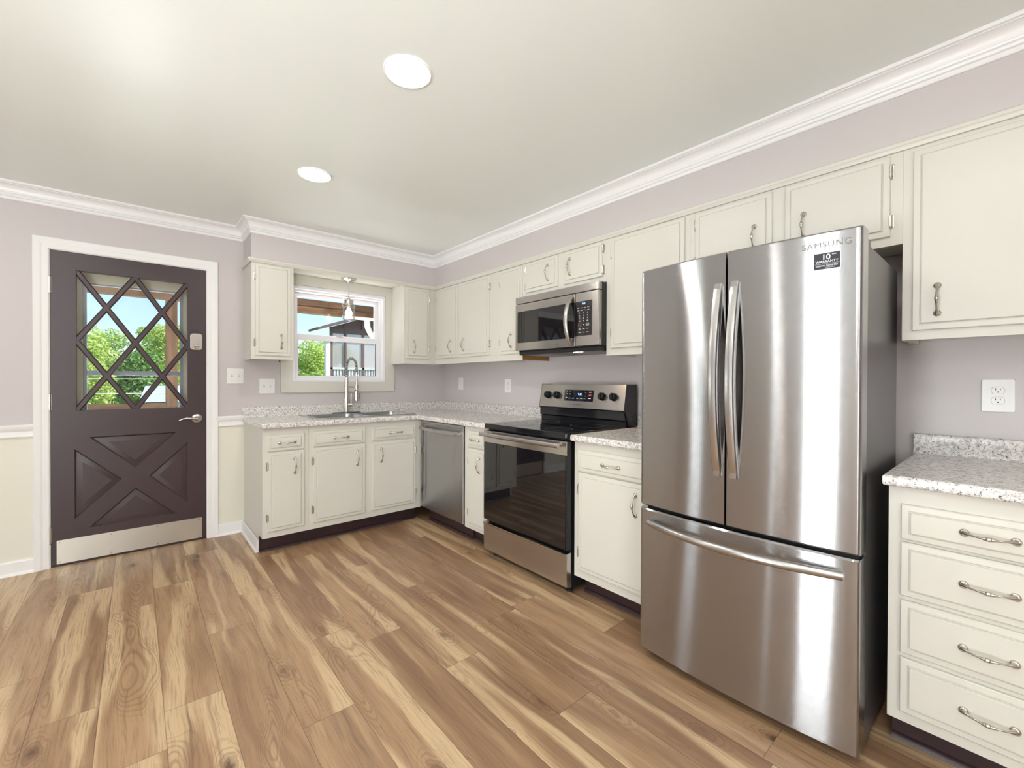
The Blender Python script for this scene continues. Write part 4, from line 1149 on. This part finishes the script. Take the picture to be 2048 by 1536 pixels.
# ------------------------------------------------------------------ outside
def build_outside():
    g = B(); g.box(-60, 4.6, -3.2, 60, 90, -3.0); tag(obj('ground', g, M_grass, None, 0), 'green lawn far below the windows', 'ground', None, 'structure')
    d = B(); d.box(-1.8, YW+.18, -.16, 4.6, 6.15, -.06); tag(obj('deck', d, M_deck, None, 0), 'wooden porch deck outside the back door', 'deck', None, 'structure')
    c = B(); c.box(-1.8, YW+.18, 2.42, 4.6, 6.10, 2.50); tag(obj('porch_ceiling', c, M_brownext, None, 0), 'dark porch ceiling above the door and window', 'ceiling', None, 'structure')
    # storm door
    r = thing('storm_door', 'cream and grey storm door outside the brown door', 'door', (0, YW+.150, 0))
    f = B(); f.box(-.405, 0, 0, -.275, .035, 2.03, .003); f.box(.275, 0, 0, .397, .035, 2.03, .003); f.box(-.275, 0, 1.872, .275, .035, 2.03, .003); f.box(-.275, 0, 0, .275, .035, .9, .003)
    obj('frame', f, M_stormcream, r)
    f = B(); ring(f, -.275, .90, .275, 1.872, .02, .02, .03, .012, .008, .03, .002); f.box(-.258, .006, 1.236, .258, .030, 1.268, .002); sh = obj('sash', f, M_stormgrey, r)
    s = B()
    for x, z in ((-.33, 1.92), (0, 1.93), (-.31, 1.62), (-.31, 1.30), (.30, 1.5), (.30, 1.2)): s.lathe([(.005, -.001), (.003, -.0025), (.0001, -.003)], (x, 0, z), 'y', 10)
    obj('screws', s, M_filter, r)
    g = B(); g.box(-.257, .018, .92, .257, .021, 1.862); obj('glass_pane', g, M_glass, r, 0)
    # porch framing
    b = B(); b.box(-1.8, 5.90, 2.062, 4.6, 6.0, 2.24, .006); b.box(-1.8, 5.885, 2.135, 4.6, 5.90, 2.142)
    tag(obj('porch_beam', b, M_porchwood, None), 'brown timber beam across the top of the porch', 'beam')
    for x, lab in ((.293, 'brown timber porch post seen through the door'), (-1.5, 'brown timber porch post left of the door'), (3.6, 'brown timber porch post right of the window')):
        b = B(); b.box(x-.05, 5.95, -.06, x+.05, 6.05, 2.062, .004); b.box(x-.058, 5.944, -.06, x+.058, 6.056, .02, .003)
        tag(obj('porch_post', b, M_porchpost, None), lab, 'post', 'porch posts')
    b = B(); b.box(-1.435, 5.93, .910, .232, 5.97, .962, .004); b.box(-1.435, 5.96, .12, .232, 5.98, .18, .004)
    for k in range(12): b.box(-1.38+k*.14, 5.94, .12, -1.35+k*.14, 5.96, .91)
    tag(obj('porch_railing', b, M_porchwood, None), 'brown porch railing seen through the bottom of the door window', 'railing')
    # white downspout under the beam
    b = B(); P = [(2.42, 5.86, 2.056), (2.42, 5.86, 1.99), (2.425, 5.86, 1.94), (2.46, 5.86, 1.87), (2.54, 5.86, 1.76), (2.57, 5.86, 1.70), (2.575, 5.86, 1.3), (2.575, 5.86, -.06)]
    b.tube(P, .040, 12, flat=.8)
    ds = obj('downspout', b, M_white_ext, None); tag(ds, 'white curved downspout below the porch beam', 'downspout')
    b = B(); b.box(2.05, 5.74, 2.022, 4.6, 5.80, 2.060, .01); tag(obj('gutter', b, M_white_ext, None), 'white gutter under the beam beside the downspout', 'gutter')
    # neighbouring screened porch
    r = thing('screened_porch', 'brown screened porch with sloping roof beyond the kitchen window', 'porch', (2.95, 9.0, -3.0))
    zz = 3.0
    b = B(); b.prism([(-.30, 2.185+zz), (.62, 2.50+zz), (2.6, 2.50+zz), (2.6, 2.56+zz), (.60, 2.56+zz), (-.32, 2.225+zz)], lambda u, v, q: (u, q, v), -.25, .35); obj('roof', b, M_brownext, r, 0)
    for x in (0.02, .30, .67, 1.1, 1.6):
        b = B(); b.box(x-.022, -.03, 0, x+.022, .03, (2.28 if x < .2 else 2.36 if x < .5 else 2.5)+zz); obj('post', b, M_brownext, r, 0)
    b = B(); b.box(0, -.02, 2.16+zz, 1.7, .02, 2.27+zz); obj('header', b, M_brownext, r, 0)
    b = B(); b.prism([(0, 2.26+zz), (1.7, 2.26+zz), (1.7, 2.50+zz), (.62, 2.49+zz), (0, 2.275+zz)], lambda u, v, q: (u, q, v), .03, .05); obj('gable', b, M_brownext, r, 0)
    b = B(); b.box(0, -.005, 1.46+zz, 1.7, .0, 2.18+zz); obj('screen', b, M_screen, r, 0)
    b = B(); b.box(0, -.03, 1.43+zz, 1.7, .04, 1.47+zz)
    for k in range(28): b.box(.01+k*.06, -.015, .9+zz, .045+k*.06, .02, 1.44+zz)
    b.box(0, .03, 0, 1.7, .05, 1.44+zz)
    obj('knee_wall', b, M_siding, r, 0)
    b = B(); b.box(-.095, -.04, 0, -.005, .06, 2.1+zz); obj('corner_board', b, M_white_ext, r, 0)
    # low house with a pale roof
    r = thing('neighbour_house', 'low house with pale blue-grey roof among the trees', 'house', (1.0, 16.0, -3.0))
    b = B(); b.box(-.78, -.0, 0, 1.6, 1.9, 3.0+.55); obj('walls', b, M_siding, r, 0)
    b = B(); b.loops([[Vector((-.95, -.2, 3.58)), Vector((1.8, -.2, 3.58)), Vector((1.8, 1.5, 4.02)), Vector((-.78, 1.5, 4.02))], [Vector((-.95, 2.1, 3.50)), Vector((1.8, 2.1, 3.50)), Vector((1.8, 1.5, 3.95)), Vector((-.78, 1.5, 3.95))]], True, True, True); obj('roof', b, M_roofblue, r, 0)
    for z, lab in ((1.23, 'upper thin power line crossing in front of the trees'), (.93, 'lower thin power line crossing in front of the trees')):
        b = B(); b.tube([(-6, 12, z+.02), (-2, 12, z-.01), (2, 12, z-.01), (6, 12, z+.03)], .008, 6); tag(obj('power_line', b, M_white_ext, None), lab, 'power line', 'power lines')
build_outside()
def make_tree(x, y, top, rad, m, label, seed, n=24000, leaf=.062):
    rng = np.random.default_rng(seed)
    r = thing('tree', label, 'tree', (x, y, -3.0), 0, 'trees in the yard')
    hgt = top+3.0
    t = B(); t.tube([(0, 0, 0), (.05, 0, hgt*.4), (0, .05, hgt*.8)], [.20, .14, .05], 10)
    for k in range(6):
        a = k*1.05+seed; z = hgt*(.35+.07*k)
        t.tube([(0, 0, z), (math.cos(a)*rad*.35, math.sin(a)*rad*.35, z+.5), (math.cos(a)*rad*.7, math.sin(a)*rad*.7, z+.9)], [.07, .05, .02], 6)
    obj('trunk', t, M_bark, r)
    # crown = many blobs of leaf cards
    nb = 80; C = []
    for k in range(nb):
        a = rng.uniform(0, 2*PI); q = math.sqrt(rng.uniform(0, 1)); z = rng.uniform(0, 1)
        rr = rad*q*(1-.6*z**2.4); C.append((math.cos(a)*rr, math.sin(a)*rr, hgt*.22+(hgt*.78-.30)*z, rng.uniform(.28, .50)))
    C = np.array(C); idx = rng.integers(0, nb, n)
    d = rng.normal(size=(n, 3)); d /= np.linalg.norm(d, axis=1)[:, None]
    P = C[idx, :3]+d*(C[idx, 3]*rng.uniform(.75, 1.05, n))[:, None]
    P[:, 2] = np.minimum(P[:, 2], hgt)
    nrm = d+rng.normal(size=(n, 3))*.6; nrm /= np.linalg.norm(nrm, axis=1)[:, None]
    up = rng.normal(size=(n, 3)); a1 = np.cross(nrm, up); a1 /= np.linalg.norm(a1, axis=1)[:, None]; a2 = np.cross(nrm, a1)
    s = leaf*rng.uniform(.5, 1.1, n)[:, None]
    V = np.empty((n, 4, 3)); V[:, 0] = P-a1*s; V[:, 1] = P-a2*s*.55; V[:, 2] = P+a1*s; V[:, 3] = P+a2*s*.55
    me = bpy.data.meshes.new('foliage'); me.from_pydata(V.reshape(-1, 3).tolist(), [], np.arange(n*4).reshape(n, 4).tolist())
    link('foliage', me, m, r, 0)
TREES = [(-1.6, 21.3, 3.3, 1.3, M_leafA, 'yellow-green tree at the left of the door view'),
         (1.25, 24, 3.65, 1.3, M_leafA, 'yellow-green tree beside the porch post'),
         (-.2, 29, 3.95, 2.4, M_leafB, 'mid-green tree between the two yellow-green trees'),
         (-1.5, 16.3, 1.1, .65, M_leafC, 'dark green low tree behind the power lines'),
         (1.75, 20.4, 1.8, .6, M_leafC, 'dark green tree behind the pale roof'),
         (.1, 19.0, 2.2, .55, M_leafC, 'small dark green tree left of the pale roof'),
         (6.7, 22.5, 3.1, 1.3, M_leafA, 'yellow-green tree at the left of the window view'),
         (8.9, 26, 3.5, 1.6, M_leafB, 'mid-green tree beside the screened porch'),
         (5.3, 18.3, 1.6, 1.0, M_leafB, 'low mid-green tree in the lower window pane')]
for i, a in enumerate(TREES): make_tree(*a, seed=i+3)
